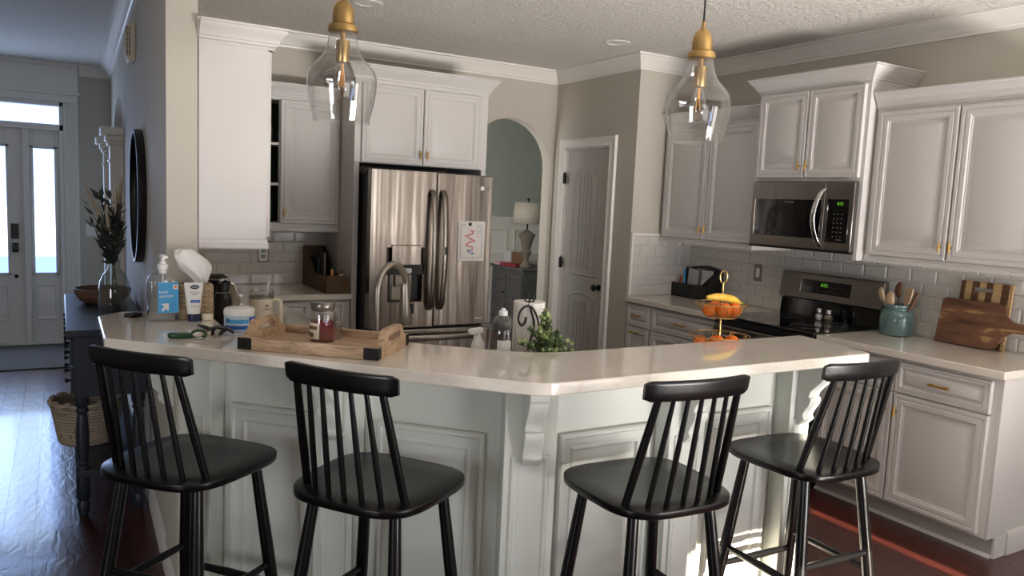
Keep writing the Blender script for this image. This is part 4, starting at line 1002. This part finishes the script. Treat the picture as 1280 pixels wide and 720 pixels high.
# faucet
fa = at('kitchen_faucet','brushed nickel gooseneck pull-down faucet behind the tray','faucet',1.022,2.735,ZC,27)
MB().lathe([(0,0),(.028,0),(.028,.006),(.020,.012),(.017,.05),(.0155,.07),(0,.07)],n=28).build('faucet_base', M['nickel'], fa)
pts = [(0,0,.06),(0,0,.30)]+[(.085-.085*math.cos(PI*i/14),0,.30+.105*math.sin(PI*i/14)) for i in range(1,14)]+[(.172,0,.275)]
MB().tube(pts,.0135,16).build('gooseneck', M['nickel'], fa, ang=60)
MB().lathe([(0,.165),(.025,.165),(.026,.171),(.0235,.22),(.019,.275),(.0165,.322),(.0145,.330),(0,.330)],n=26).xf(Matrix.Translation((.176,0,0)) @ Matrix.Rotation(-.06,4,'Y')).build('spray_head', M['nickel'], fa)
MB().box(.194,-.008,.205,.206,.008,.245).build('spray_button', M['blackplastic'], fa)
MB().tube([(0,-.012,.045),(0,-.04,.05),(0,-.085,.075)],[.010,.008,.006],10).build('lever', M['nickel'], fa)
# soap bottle, spray bottle, paper towels, plant, fruit stand
sp = at('soap_bottle','clear domed soap bottle with white cap behind the bend of the bar','bottle',1.385,2.41,ZC,0)
MB().lathe([(0,.002),(.044,.002),(.047,.008),(.049,.12),(.047,.19),(.042,.222),(.031,.244),(.017,.252),(.014,.256)],n=32).build('bottle_body', M['clearplastic'], sp, ang=60)
MB().lathe([(0,.006),(.044,.006),(.046,.12),(0,.12)],n=28).build('liquid', M['soapliquid'], sp)
MB().lathe([(0,.252),(.016,.252),(.017,.256),(.016,.268),(.009,.272),(.007,.279),(0,.28)],n=20).build('cap', M['white'], sp)
wrap(MB(),.0492,-140,-80,.10,.168,n=16).build('label', M['white'], sp)
sb = at('spray_bottle','white trigger spray bottle beside the clear soap bottle','bottle',1.365,2.56,ZC,20); sb.scale = (.85,.85,.85)
MB().loft(ovbox(.036,.026,[(.9,0),(1,.006),(1,.11),(.8,.15),(.4,.175),(.36,.19)],28,.7)).build('bottle_body', M['ceramic'], sb, ang=60)
q = MB(); q.box(-.055,-.011,.19,.022,.011,.216); q.box(-.028,-.006,.155,-.018,.006,.192); q.box(-.064,-.008,.196,-.055,.008,.212); q.build('trigger_head', M['white'], sb, bevel=.004)
pt = at('paper_towel_roll','white paper towel roll on a black scrolled wire holder','paper towel',1.522,2.455,ZC,-30)
MB().lathe([(.02,.016),(.0585,.016),(.059,.02),(.059,.290),(.0585,.294),(.02,.294)],n=44).build('paper_roll', M['paper'], pt)
q = MB(); q.lathe([(0,0),(.075,0),(.076,.006),(.07,.010),(0,.010)],n=32); q.rod((0,0,.005),(0,0,.315),.004); q.tube([(-.016,-.0,.292),(-.014,0,.322),(0,0,.335),(.014,0,.322),(.016,0,.292)],.0032,8)
q.build('holder', M['iron'], pt)
q = MB(); yf = -.066
q.tube(smooth([(.048,yf+.004,.02),(.045,yf,.12),(.038,yf,.21),(.018,yf,.268),(-.006,yf,.285),(-.030,yf,.272),(-.040,yf,.238),(-.030,yf,.212),(-.016,yf,.222),(-.014,yf,.243)]),.0034,8)
q.tube(smooth([(.000,yf,.283),(.014,yf,.24),(.018,yf,.21),(.010,yf,.17),(.0,yf,.12)]),.0034,8)
q.tube([(0,0,.318),(-.002,yf*.6,.300),(-.006,yf,.285)],.003,8)
q.build('wire_scroll', M['iron'], pt)
pl = at('potted_plant','small leafy green plant behind the bend of the bar','plant',1.525,2.325,ZC,0)
MB().lathe([(0,0),(.035,0),(.040,.006),(.048,.085),(.046,.088),(.040,.08),(0,.075)],n=28).build('pot', M['ceramic'], pl)
rp = random.Random(11); stems = MB(); lf = MB(); lf2 = MB()
def leafquad(mb, p, d, L_, w_):
    d = d.normalized(); sd = d.cross(Vector((rp.uniform(-1,1),rp.uniform(-1,1),rp.uniform(-.3,1)))).normalized(); up = sd.cross(d)
    a = p; b = p+d*L_*.5+sd*w_+up*w_*.3; c_ = p+d*L_; e = p+d*L_*.5-sd*w_+up*w_*.3; m_ = p+d*L_*.55-up*w_*.15
    v = [mb.bm.verts.new(x) for x in (a,b,c_,e,m_)]
    for t_ in ((0,1,4),(1,2,4),(2,3,4),(3,0,4)): mb.face([v[i] for i in t_])
for i in range(44):
    az = rp.uniform(0,2*PI); r_ = rp.uniform(.02,.150)*(1 if math.cos(az) > -.2 else .8); top = .075+rp.uniform(.06,.17)*(1.35-r_/.14)
    if i < 5: r_, top = rp.uniform(0,.03), rp.uniform(.25,.285); az = rp.uniform(2,4)
    p0 = Vector((rp.uniform(-.02,.02),rp.uniform(-.02,.02),.075)); p1 = Vector((r_*math.cos(az), r_*.7*math.sin(az), max(top,.11)))
    midp = p0.lerp(p1,.5)+Vector((0,0,.025)); stems.tube([p0,midp,p1],.0014,5)
    for k in range(15):
        u = .25+.75*k/14; p = p0.lerp(midp,u*2) if u < .5 else midp.lerp(p1,u*2-1)
        d = Vector((rp.uniform(-1,1),rp.uniform(-1,1),rp.uniform(-.1,1.0)))
        leafquad(lf2 if (u > .72 and rp.random() < .6) else lf, p, d, rp.uniform(.016,.025), rp.uniform(.008,.012))
stems.build('stems', M['stem'], pl); lf.build('foliage', M['leaf'], pl, recalc=False); lf2.build('young_leaves', M['paleleaf'], pl, recalc=False)
fs = at('fruit_stand','two-tier gold wire fruit stand with a ring on top','fruit stand',2.57,2.50,ZC,0)
q = MB(); q.rod((0,0,.012),(0,0,.345),.0045); q.tube([(.022*math.cos(a),0,.372+.028*math.sin(a)) for a in [2*PI*i/24 for i in range(24)]],.003,8,closed=True); q.build('pole', M['brass'], fs)
def wirebowl(z0, z1, r0, r1):
    q = MB(); ring = lambda r, z, t: q.tube([(r*math.cos(a), r*math.sin(a), z) for a in [2*PI*i/40 for i in range(40)]],t,6,closed=True)
    ring(r1,z1,.0026); ring(r0,z0,.0026); ring(r0*.5,z0,.0016)
    for i in range(10):
        a0 = 2*PI*i/10; a1 = 2*PI*(i+.5)/10
        for b in (a0+2*PI/20*.9, a0-2*PI/20*.9): q.rod((r0*math.cos(a0), r0*math.sin(a0), z0),(r1*math.cos(b), r1*math.sin(b), z1),.0018,n=5)
        q.rod((0,0,z0),(r0*math.cos(a0), r0*math.sin(a0), z0),.0014,n=5)
    return q
wirebowl(.192,.252,.070,.118).build('upper_basket', M['brass'], fs); wirebowl(.045,.108,.085,.135).build('lower_basket', M['brass'], fs)
q = MB()
for i in range(3):
    a = 2*PI*i/3; q.lathe([(0,0),(.008,0),(.009,.012),(.006,.02),(0,.022)],(.07*math.cos(a),.07*math.sin(a),0),12); q.rod((.07*math.cos(a),.07*math.sin(a),.018),(.075*math.cos(a),.075*math.sin(a),.046),.003,n=6)
q.build('feet', M['brass'], fs)
def orange(label, dx, dy, z, r=.034):
    o = thing('orange', label, 'orange', (2.57+dx,2.50+dy,ZC+z), rp.uniform(0,6), 'oranges in the fruit stand')
    MB().sphere((0,0,r),r,22,.94).build('peel', M['orange'], o, ang=80); MB().lathe([(0,0),(.003,0),(.002,.002),(0,.002)],(0,0,r*1.935),8).build('stem_end', M['stem'], o); return o
orange('orange at the left end of the upper basket, below the banana tip',-.068,.004,.1945,.031); orange('orange in the middle of the upper basket, left of the pole',-.030,-.045,.1945,.035)
orange('orange at the right of the upper basket under the banana',.042,-.035,.1945,.035); orange('orange at the back of the upper basket behind the pole',.01,.050,.1945,.033)
orange('orange left of the pole in the lower basket',-.045,-.03,.0475,.035); orange('orange right of the pole in the lower basket',.032,-.045,.0475,.034); orange('orange at the back of the lower basket, barely above the bar',-.085,.03,.0475,.030)
def banana(label, dz, off, s):
    t = thing('banana', label, 'banana', (2.57+off[0],2.50+off[1],ZC+dz), 0, 'bananas on the fruit stand')
    P = []; Rr = []
    for i in range(15):
        u = i/14; P.append((-.105+.205*u, -.012*math.sin(PI*u)*s, .030-.030*u+.012*math.sin(PI*u))); Rr.append(.0175*min(1,(.42+2.4*min(u,1-u)*1.0)) if .04 < u < .96 else .008)
    MB().tube(P,Rr,10).build('peel', M['banana'], t, ang=60)
    MB().rod(P[-1],(P[-1][0]+.022,P[-1][1],P[-1][2]-.004),.007,.005,8).build('stalk', M['bananatip'], t); return t
banana('yellow banana lying across the oranges in the upper basket',.257,(-.018,-.030),1)

# ------------------------------------------------------------------ right counter
j = at('utensil_crock','teal glazed crock holding wooden spoons beside the range','crock',4.165,2.685,ZC,0)
MB().lathe([(0,0),(.078,0),(.086,.006),(.092,.05),(.093,.09),(.088,.125),(.078,.146),(.071,.152),(.071,.160),(.075,.166),(.074,.178),(.069,.180),(.064,.176),(.064,.02),(0,.016)],n=40).build('crock_body', M['teal'], j)
def spoon(name, label, x, y, rx, ry, L_, w_, m, flat=False):
    t = thing(name, label, 'spoon' if name.endswith('spoon') else 'spatula', (4.165+x,2.685+y,ZC+.02), 0, 'wooden utensils in the teal crock'); t.rotation_euler = (rx,ry,0)
    MB().rod((0,0,0),(0,0,L_),.005,.006,8).build('handle', M[m], t)
    q = MB()
    if flat: q.loft([[(w_*k*c,.004*s,L_+z) for c, s in ((-1,-1),(1,-1),(1,1),(-1,1))] for k, z in ((.3,-.02),(.8,.01),(1,.05),(.95,.085))])
    else:
        n = 20; rr = [[(w_*math.sin(PI*k/10)*math.cos(2*PI*i/n), (.012*math.sin(PI*k/10)*math.sin(2*PI*i/n)) - .010*math.sin(PI*k/10), L_+.04-.048*math.cos(PI*k/10)) for i in range(n)] for k in range(1,10)]; q.loft(rr)
    q.xf(Matrix.Rotation(-PI/2-.3,4,'Z'))
    q.build('bowl' if not flat else 'blade', M[m], t, ang=60); return t
spoon('wooden_spoon','pale wooden spoon leaning left in the teal crock',.0,.030,-.30,-.05,.175,.022,'spoonwood')
spoon('wooden_spoon','pale wooden spoon facing front in the teal crock',-.02,.01,-.02,-.14,.150,.034,'spoonwood')
spoon('wooden_spoon','dark wooden spoon at the back of the teal crock',.03,.015,-.05,.06,.20,.028,'spoondark')
spoon('spatula','wide pale wooden spatula in the teal crock',.02,-.015,.12,.02,.175,.028,'spoonwood',True)
spoon('spatula','thin dark-edged spatula leaning right in the teal crock',-.01,-.03,.36,-.04,.17,.010,'spoondark',True)
# cutting boards leaning on the tiles (local x toward the camera)
def lean(name, label, loc, tilt, mb, m):
    t = thing(name, label, 'cutting board', loc, 0); t.rotation_euler = (tilt,0,R); mb.build('board', M[m], t, bevel=.003) if mb else None; return t
big = [(-.19,.0),(.10,.0),(.128,.012),(.145,.04),(.158,.072),(.185,.098),(.205,.108),(.30,.108),(.315,.115),(.315,.150),(.30,.158),(.205,.160),(.185,.168),(.158,.192),(.150,.225),(.138,.245),(.12,.25),(-.175,.25),(-.19,.235)]
bg = lean('cutting_board','large striped dark acacia cutting board with a handle, leaning on the tiles',(4.205,2.285,ZC+.003),-.20,MB().prism(big,-.010,.010,'y'),'acacia')
sm = thing('cutting_board','small striped two-tone cutting board behind the large acacia board','cutting board',(4.256,2.268,ZC+.001)); sm.rotation_euler = (-.10,0,R)
cols = ['darkwood','lightwood','darkwood','lightwood','darkwood','lightwood','darkwood','lightwood']
edges = [-.135,-.110,-.075,-.035,0,.035,.080,.118,.135]
hs = (-.07,.04,.297,.318)
for i, (a, b) in enumerate(zip(edges, edges[1:])):
    q = MB(); cz0, cz1 = 0, .350
    ia, ib = max(a,hs[0]), min(b,hs[1])
    if ib > ia:
        if ia > a: q.box(a,-.008,0,ia,.008,cz1)
        if b > ib: q.box(ib,-.008,0,b,.008,cz1)
        q.box(ia,-.008,0,ib,.008,hs[2]); q.box(ia,-.008,hs[3],ib,.008,cz1)
    else: q.box(a,-.008,0,b,.008,cz1)
    q.build('wood_stave', M[cols[i]], sm)
# shakers on the range
def shaker(label, x, y, m, r=.02):
    t = at('shaker', label, 'shaker', x, y, .9212, 0, 'salt and pepper shakers')
    MB().lathe([(0,0),(r*.8,0),(r,.008),(r*1.12,.022),(r*.95,.038),(r*.7,.048),(r*.66,.052)],n=24).build('glass_body', M['clearplastic'], t, ang=60)
    MB().lathe([(0,.002),(r*.78,.002),(r*.97,.008),(r*1.09,.022),(r*.92,.037),(0,.038)],n=22).build('contents', M[m], t)
    MB().lathe([(r*.7,.05),(r*.78,.052),(r*.78,.068),(r*.55,.076),(0,.078)],n=24).build('cap', M['chrome'], t)
shaker('salt shaker with white salt on the black cooktop',4.15,3.200,'salt'); shaker('pepper shaker with brown pepper on the black cooktop',4.150,3.128,'pepper',.023)
# desk organiser in the pantry corner
og = at('desk_organizer','black mail organizer with papers in the corner of the counter','organizer',4.205,4.375,ZC,-90)
q = MB(); q.box(-.20,-.075,0,.205,-.067,.105); q.box(-.20,-.075,0,.205,.075,.008); q.prism([(-.20,0),(.205,0),(.205,.215),(.15,.235),(.06,.250),(-.05,.240),(-.20,.215)],.067,.075,'y')
for x in (-.20,.197): q.prism([(-.075,0),(.075,0),(.075,.215),(.03,.21),(-.075,.105)],x,x+.008,'x')
q.prism([(.05,.0),(.205,.0),(.205,.200),(.175,.19),(.075,.105),(.05,.09)],-.01,-.004,'y'); q.box(.02,-.075,0,.026,.075,.1)
q.build('organizer_body', M['blackplastic'], og, bevel=.002)
q = MB(); q.box(-.245,-.07,0,-.203,.05,.045); q.build('side_tray', M['blackplastic'], og, bevel=.008)
def paper(label, cat, x, y, z, w_, h_, rx, ry, m, name='envelope'):
    o = MB().box(-w_/2,-.0015,0,w_/2,.0015,h_).build(name, M[m]); tag(o, label, cat); c_, s_ = math.cos(-PI/2), math.sin(-PI/2)
    o.location = (4.205+x*c_-y*s_, 4.375+x*s_+y*c_, ZC+.009+z); o.rotation_euler = (rx,ry,R); return o
paper('white envelope standing at the left of the black mail organizer','envelope',-.09,.045,0,.11,.205,.0,.08,'envelope')
paper('grey letter standing in the middle of the black mail organizer','letter',.0,.05,0,.09,.215,.0,.03,'fabricgrey','letter')
paper('white letter standing at the right of the black mail organizer','letter',.085,.04,0,.12,.205,.0,-.04,'envelope','letter')
paper('small white card at the front of the black mail organizer','card',.075,.018,0,.08,.13,.0,.02,'paper','card')
for i, (x, ry, m, nm) in enumerate(((-.165,.20,'redbook','red'),(-.14,.10,'orangeprint','orange'),(-.10,.02,'blue','blue'))):
    o = MB().rod((0,0,0),(0,0,.15 if i < 2 else .20),.005 if i < 2 else .009,None,8).build('pen', M[m]); tag(o, f'{nm} pen standing in the left compartment of the black mail organizer','pen')
    o.location = (4.205-.03,4.375-x,ZC+.0095); o.rotation_euler = (ry,0,0)

# ------------------------------------------------------------------ hall
DRX0, DRX1, DRY0, DRY1 = .022, .345, 4.02, 5.35
dr_ = thing('hall_dresser','dark navy console dresser with turned legs and round knobs along the hall wall','dresser',(0,0,0))
MB().box(DRX0-.012,DRY0-.02,.872,DRX1+.015,DRY1+.02,.905).build('top', M['navy'], dr_, bevel=.006, seg=3)
MB().box(DRX0+.018,DRY0,.585,DRX1,DRY1,.872).build('dresser_body', M['navy'], dr_, bevel=.003)
MB().box(DRX0+.02,DRY0,.20,DRX1,DRY1,.232).build('lower_shelf', M['navy'], dr_, bevel=.003)
for yy in (DRY0+.035,DRY1-.035):
    for xx in (DRX0+.05,DRX1-.035):
        MB().lathe([(0,0),(.018,0),(.026,.03),(.028,.06),(.022,.08),(.030,.095),(.03,.20),(.03,.24),(.022,.25),(.028,.262),(.020,.275),(.026,.32),(.029,.40),(.024,.48),(.020,.50),(.029,.515),(.022,.53),(.03,.545),(.03,.59),(0,.59)],(xx,yy,0),20).build('leg', M['navy'], dr_)
for i in range(4):
    for k, (z0, z1) in enumerate(((.735,.855),(.60,.722))):
        y0 = DRY0+.03+i*.32; d = MB().box(DRX0+.006,y0,z0,DRX0+.020,y0+.30,z1).build('drawer', M['navy'], dr_, bevel=.003)
        q = MB()
        for yy in (y0+.02 if i == 0 else y0+.06, y0+.24):
            n0 = q.n(); q.lathe([(0,0),(.005,0),(.005,.012),(.011,.018),(.011,.024),(0,.028)],n=14); q.xf(Matrix.Translation((DRX0+.008,yy,(z0+z1)/2)) @ Matrix.Rotation(-PI/2,4,'Y'), n0)
        q.build('knobs', M['iron'], d)
bs = thing('storage_basket','round natural woven basket under the navy hall dresser','basket',(.105,4.52,.2325))
P = [(.0,0),(.125,0),(.135,.01)]
for i in range(24): u = i/23; P.append((.135+.035*u+.003*(i%2), .012+.20*u))
P += [(.155,.215),(.135,.05),(.0,.03)]
MB().lathe(P,n=48).build('woven_body', M['basket'], bs, ang=70)
MB().tube([(.168*math.cos(a),.168*math.sin(a),.222+.008*math.sin(14*a)) for a in [2*PI*i/56 for i in range(56)]],.014,8,closed=True).build('braided_rim', M['basket'], bs)
MB().box(.07,-.20,.15,.16,-.16,.19).build('leather_tag', M['darkwood'], bs) if 0 else None
DZt = .9055
bw = thing('wooden_bowl','large shallow brown wooden bowl on the hall dresser','bowl',(.200,4.93,DZt))
MB().lathe([(0,0),(.09,0),(.12,.02),(.142,.06),(.146,.085),(.138,.087),(.130,.06),(.10,.03),(0,.018)],n=40).build('bowl_body', M['bowlwood'], bw)
vs = thing('glass_vase','rounded pale green glass vase on the hall dresser','vase',(.232,4.42,DZt))
VP = [(0,.002),(.055,.002),(.068,.012),(.073,.05),(.074,.12),(.068,.175),(.052,.215),(.034,.236),(.028,.248),(.028,.268),(.034,.280)]
MB().lathe(VP,n=40).build('vase_body', M['smoke'], vs, ang=60)
MB().lathe([(.034,.278),(.037,.281),(.034,.284),(.031,.281)],n=32).build('vase_lip', M['smoke'], vs)
bq = thing('dried_bouquet','dried bouquet of dark leaves and pale grass plumes in the glass vase','bouquet',(.232,4.42,DZt+.012))
rb = random.Random(5); stm = MB(); lv = MB(); plumes = []
def leaf3(mb, p, d, L_, w_):
    d = d.normalized(); sd = d.cross(Vector((rb.uniform(-1,1),rb.uniform(-1,1),rb.uniform(-1,1)))).normalized(); up = sd.cross(d)
    v = [mb.bm.verts.new(x) for x in (p, p+d*L_*.4+sd*w_, p+d*L_, p+d*L_*.4-sd*w_, p+d*L_*.5+up*w_*.3)]
    for t_ in ((0,1,4),(1,2,4),(2,3,4),(3,0,4)): mb.face([v[i] for i in t_])
for i in range(24):
    az = rb.uniform(0,2*PI); sp_ = rb.uniform(.03,.22); H_ = rb.uniform(.42,.62)
    ex = sp_*math.cos(az); ex = max(-.22, min(ex, .03)); p = [Vector((rb.uniform(-.03,.03),rb.uniform(-.03,.03),0)), Vector((ex*.06, sp_*.06*math.sin(az), .25)), Vector((ex*.5, sp_*.5*math.sin(az), .25+(H_-.25)*.55)), Vector((ex, sp_*.7*math.sin(az), H_))]
    stm.tube(p,[.002,.002,.0018,.001],5)
    if i % 2:
        d = (p[3]-p[2]).normalized(); plm = MB(); plumes.append(plm); plm.tube([p[3]-d*.05,p[3]-d*.03,p[3],p[3]+d*.05,p[3]+d*.09],[.002,.007,.0085,.006,.001],7)
    for k in range(9 if i % 2 else 16):
        u = rb.uniform(.0,.95 if i % 2 == 0 else .6); q_ = p[1].lerp(p[2],u*2) if u < .5 else p[2].lerp(p[3],u*2-1)
        leaf3(lv, q_, (p[3]-p[1]).normalized()+Vector((rb.uniform(-.9,.6),rb.uniform(-.8,.8),rb.uniform(-.6,.5))), rb.uniform(.04,.075), rb.uniform(.008,.013))
stm.build('stems', M['dryleaf'], bq); lv.build('dark_leaves', M['dryleaf'], bq, recalc=False); [x.build('grass_plume', M['plume'], bq) for x in plumes]
# round mirror on the hall wall
my = 4.62; mi = thing('round_mirror','round black-framed mirror on the hall wall above the dresser','mirror',(hx(my)-.002,my,1.52)); mi.rotation_euler = (0,0,-HS)
MB().lathe([(.335,0),(.352,0),(.355,.006),(.355,.034),(.350,.040),(.338,.040),(.335,.034)],n=72).xf(Matrix.Rotation(-PI/2,4,'Y')).build('frame', M['blackplastic'], mi)
MB().lathe([(0,.012),(.337,.012),(.337,.016),(0,.016)],n=72).xf(Matrix.Rotation(-PI/2,4,'Y')).build('mirror_glass', M['mirror'], mi)
# door chime
ch = thing('door_chime','small beige vented chime box high on the hall wall','chime',(hx(5.1)-.001,5.10,2.39))
q = MB(); q.prism([(0,-.105),(0,.105),(-.035,.105),(-.052,.06),(-.058,0),(-.052,-.06),(-.035,-.105)],-.07,.07,'y'); q.build('chime_body', M['cream'], ch, bevel=.004)
q = MB()
for i in range(12):
    z = -.075+i*.0135
    for yy in (-.045,-.02): q.box(-.064,-.0712,z,-.0,-.0712,z+.006) if 0 else q.box(-.046+(.012 if yy < -.03 else 0),-.0712,z,-.038+(.012 if yy < -.03 else 0),-.069,z+.007)
q.build('vent_slots', M['blackplastic'], ch, flat=True)
# hall light switch on the entry wall
ls = thing('light_switch','pale double light switch on the wall right of the front door casing','switch',(.27,YE-.001,1.12))
MB().raised(-.06,-.06,.12,.12,[(0,0),(0,.004),(.004,.007),(.010,.007)]).build('cover_plate', M['white'], ls); MB().box(-.03,-.012,-.03,-.005,-.006,.03).build('rocker', M['white'], ls); MB().box(.005,-.012,-.03,.03,-.006,.03).build('rocker', M['white'], ls)

# ------------------------------------------------------------------ dining room beyond the arch
SX, SY = 4.56, 7.52
sd = thing('sideboard','grey-washed sideboard with panelled doors seen through the arch','sideboard',(SX,SY,0))
MB().box(-.02,-.02,.80,.50,.75,.83).build('top', M['greywood'], sd, bevel=.004)
MB().box(0,0,.08,.48,.73,.80).build('sideboard_body', M['greywood'], sd, bevel=.003)
for i in range(2):
    q = MB().raised(.02,.12,.335,.62,[(0,0),(0,.016),(.004,.02),(.05,.02),(.055,.010),(.075,.010)]); q.xf(Matrix.Translation((0,.72-.355*i,0)) @ Matrix.Rotation(-PI/2,4,'Z')); d = q.build('door', M['greywood'], sd, ang=25)
    MB().sphere((-.034,.375 if i else .40,.52),.011,12).build('knob', M['iron'], d)
MB().box(.03,.03,0,.46,.70,.08).build('plinth', M['greywood'], sd)
lp = thing('table_lamp','urn-shaped table lamp with a pale drum shade on the sideboard','lamp',(SX+.10,SY+.12,.8305))
MB().lathe([(0,0),(.065,0),(.07,.01),(.068,.03),(.045,.05),(.028,.09),(.03,.12),(.055,.155),(.060,.19),(.045,.215),(.050,.23),(.075,.33),(.095,.37),(.10,.385),(.075,.40),(.05,.42),(.02,.445),(0,.446)],n=32).build('urn_base', M['urn'], lp)
MB().rod((0,0,.44),(0,0,.76),.010).build('stem', M['iron'], lp)
MB().lathe([(.175,.515),(.155,.755)],n=44).build('lamp_shade', M['shade'], lp, solid=.003)
q = MB(); q.sphere((0,0,.79),.016,14); q.rod((0,0,.755),(0,0,.78),.004)
for k in range(3): q.rod((0,0,.752),(.154*math.cos(2*PI*k/3),.154*math.sin(2*PI*k/3),.752),.002,n=6)
q.build('finial', M['iron'], lp)
ZS = .8305
def dbox(name, label, cat, x, y, z, w_, d_, h_, m, rz=0): return tag(MB().box(-w_/2,-d_/2,0,w_/2,d_/2,h_).build(name, M[m], bevel=.002), label, cat, None, (x,y,z), math.radians(rz))
dbox('red_folder','flat red folder on the sideboard under the brown box','folder',SX+.09,SY+.36,ZS,.20,.30,.03,'redbook',8)
dbox('pink_booklet','pink paper booklet at the left end of the red folder on the sideboard','booklet',SX+.06,SY+.58,ZS,.18,.13,.035,'pink',-4)
dbox('cardboard_box','brown cardboard box on the sideboard, right of the pale box','box',SX+.16,SY+.36,ZS+.0305,.10,.17,.13,'cardboard',40)
dbox('pale_box','pale grey box on the sideboard, left of the brown box','box',SX+.17,SY+.60,ZS+.0355,.10,.13,.13,'envelope',10)
# ------------------------------------------------------------------ light
def area(name, loc, rot, sx, sy, power, col):
    l = bpy.data.lights.new(name, 'AREA'); l.shape = 'RECTANGLE'; l.size = sx; l.size_y = sy; l.energy = power; l.color = col
    o = bpy.data.objects.new(name, l); C.objects.link(o); o.location = loc; o.rotation_euler = rot; return o
area('rear_fill', (.7,YF+.03,1.3), (PI/2,0,0), 1.5, 1.2, 10, (1,.97,.93))  # added lamp against solid wall behind the camera; the window is assumed, not built
area('rear_fill', (3.3,YF+.03,1.2), (PI/2,0,.12), 1.6, 1.6, 40, (1,.97,.93))  # stronger added lamp on the right, for assumed windows; only sun slits open behind
lo = area('ceiling_uplight', (3.1,YF+.25,.30), (PI/2+.66,0,.14), 2.0, .5, 98, (1,.95,.90)); lo.data.spread = math.radians(80)  # added lamp tilted up to brighten the ceiling; there is no deck
area('left_fill', (XL+.03,.5,1.15), (PI/2,0,-PI/2+.35), 1.8, 1.3, 62, (.97,.98,1))  # added fill lamp for the diagonal bar panels, no window stands here
area('door_daylight', (-.62,YE-.06,1.3), (-PI/2,0,0), 1.0, 1.3, 20, (.52,.70,1))
area('dining_fill', (2.2,6.2,1.6), (PI/2,0,-.75), 1.2, 1.4, 28, (1,.98,.93))  # added lamp within the dining room; a window to its left is only assumed
sun = bpy.data.lights.new('low_sun','SUN'); sun.energy = 36; sun.angle = math.radians(.4); sun.color = (1,.86,.70)
so = bpy.data.objects.new('low_sun', sun); C.objects.link(so); so.rotation_euler = (math.radians(90-14.0),0,0)
wd_ = bpy.data.worlds.new('daylight'); bpy.context.scene.world = wd_; wd_.use_nodes = True
bgn = wd_.node_tree.nodes['Background']; bgn.inputs['Color'].default_value = (.32,.50,1,1); bgn.inputs['Strength'].default_value = 4.2
# ------------------------------------------------------------------ camera
cam = bpy.data.cameras.new('camera'); cam.sensor_width = 36; cam.lens = 964.51/1280*36; cam.clip_start = .05; cam.clip_end = 200
co = bpy.data.objects.new('camera', cam); C.objects.link(co)
fpx = 964.5133
def vdir(x, y): return Vector((x-640, y-360, fpx))
Xc = vdir(2294,328).normalized(); Yc = vdir(75,228); Yc = (Yc-Xc*Xc.dot(Yc)).normalized(); Zc = Xc.cross(Yc); Zc = -Zc if Zc.y > 0 else Zc
Rm = Matrix((Xc, Yc, Zc))             # rows: the room's axes seen from the camera
right, down, fwd = Rm.col[0], Rm.col[1], Rm.col[2]
mw_ = Matrix((( right.x,-down.x,-fwd.x,0),( right.y,-down.y,-fwd.y,0),( right.z,-down.z,-fwd.z,1.575),(0,0,0,1)))
co.matrix_world = mw_
S = bpy.context.scene; S.camera = co
S.view_settings.view_transform = 'Standard'; S.view_settings.look = 'None'; S.view_settings.gamma = 1; S.view_settings.use_curve_mapping = False
S.view_settings.exposure = 0.1
S.cycles.sample_clamp_indirect = 4; S.cycles.max_bounces = 10; S.cycles.transparent_max_bounces = 16; S.cycles.caustics_reflective = False; S.cycles.caustics_refractive = False
wd_.cycles.sampling_method = 'NONE'
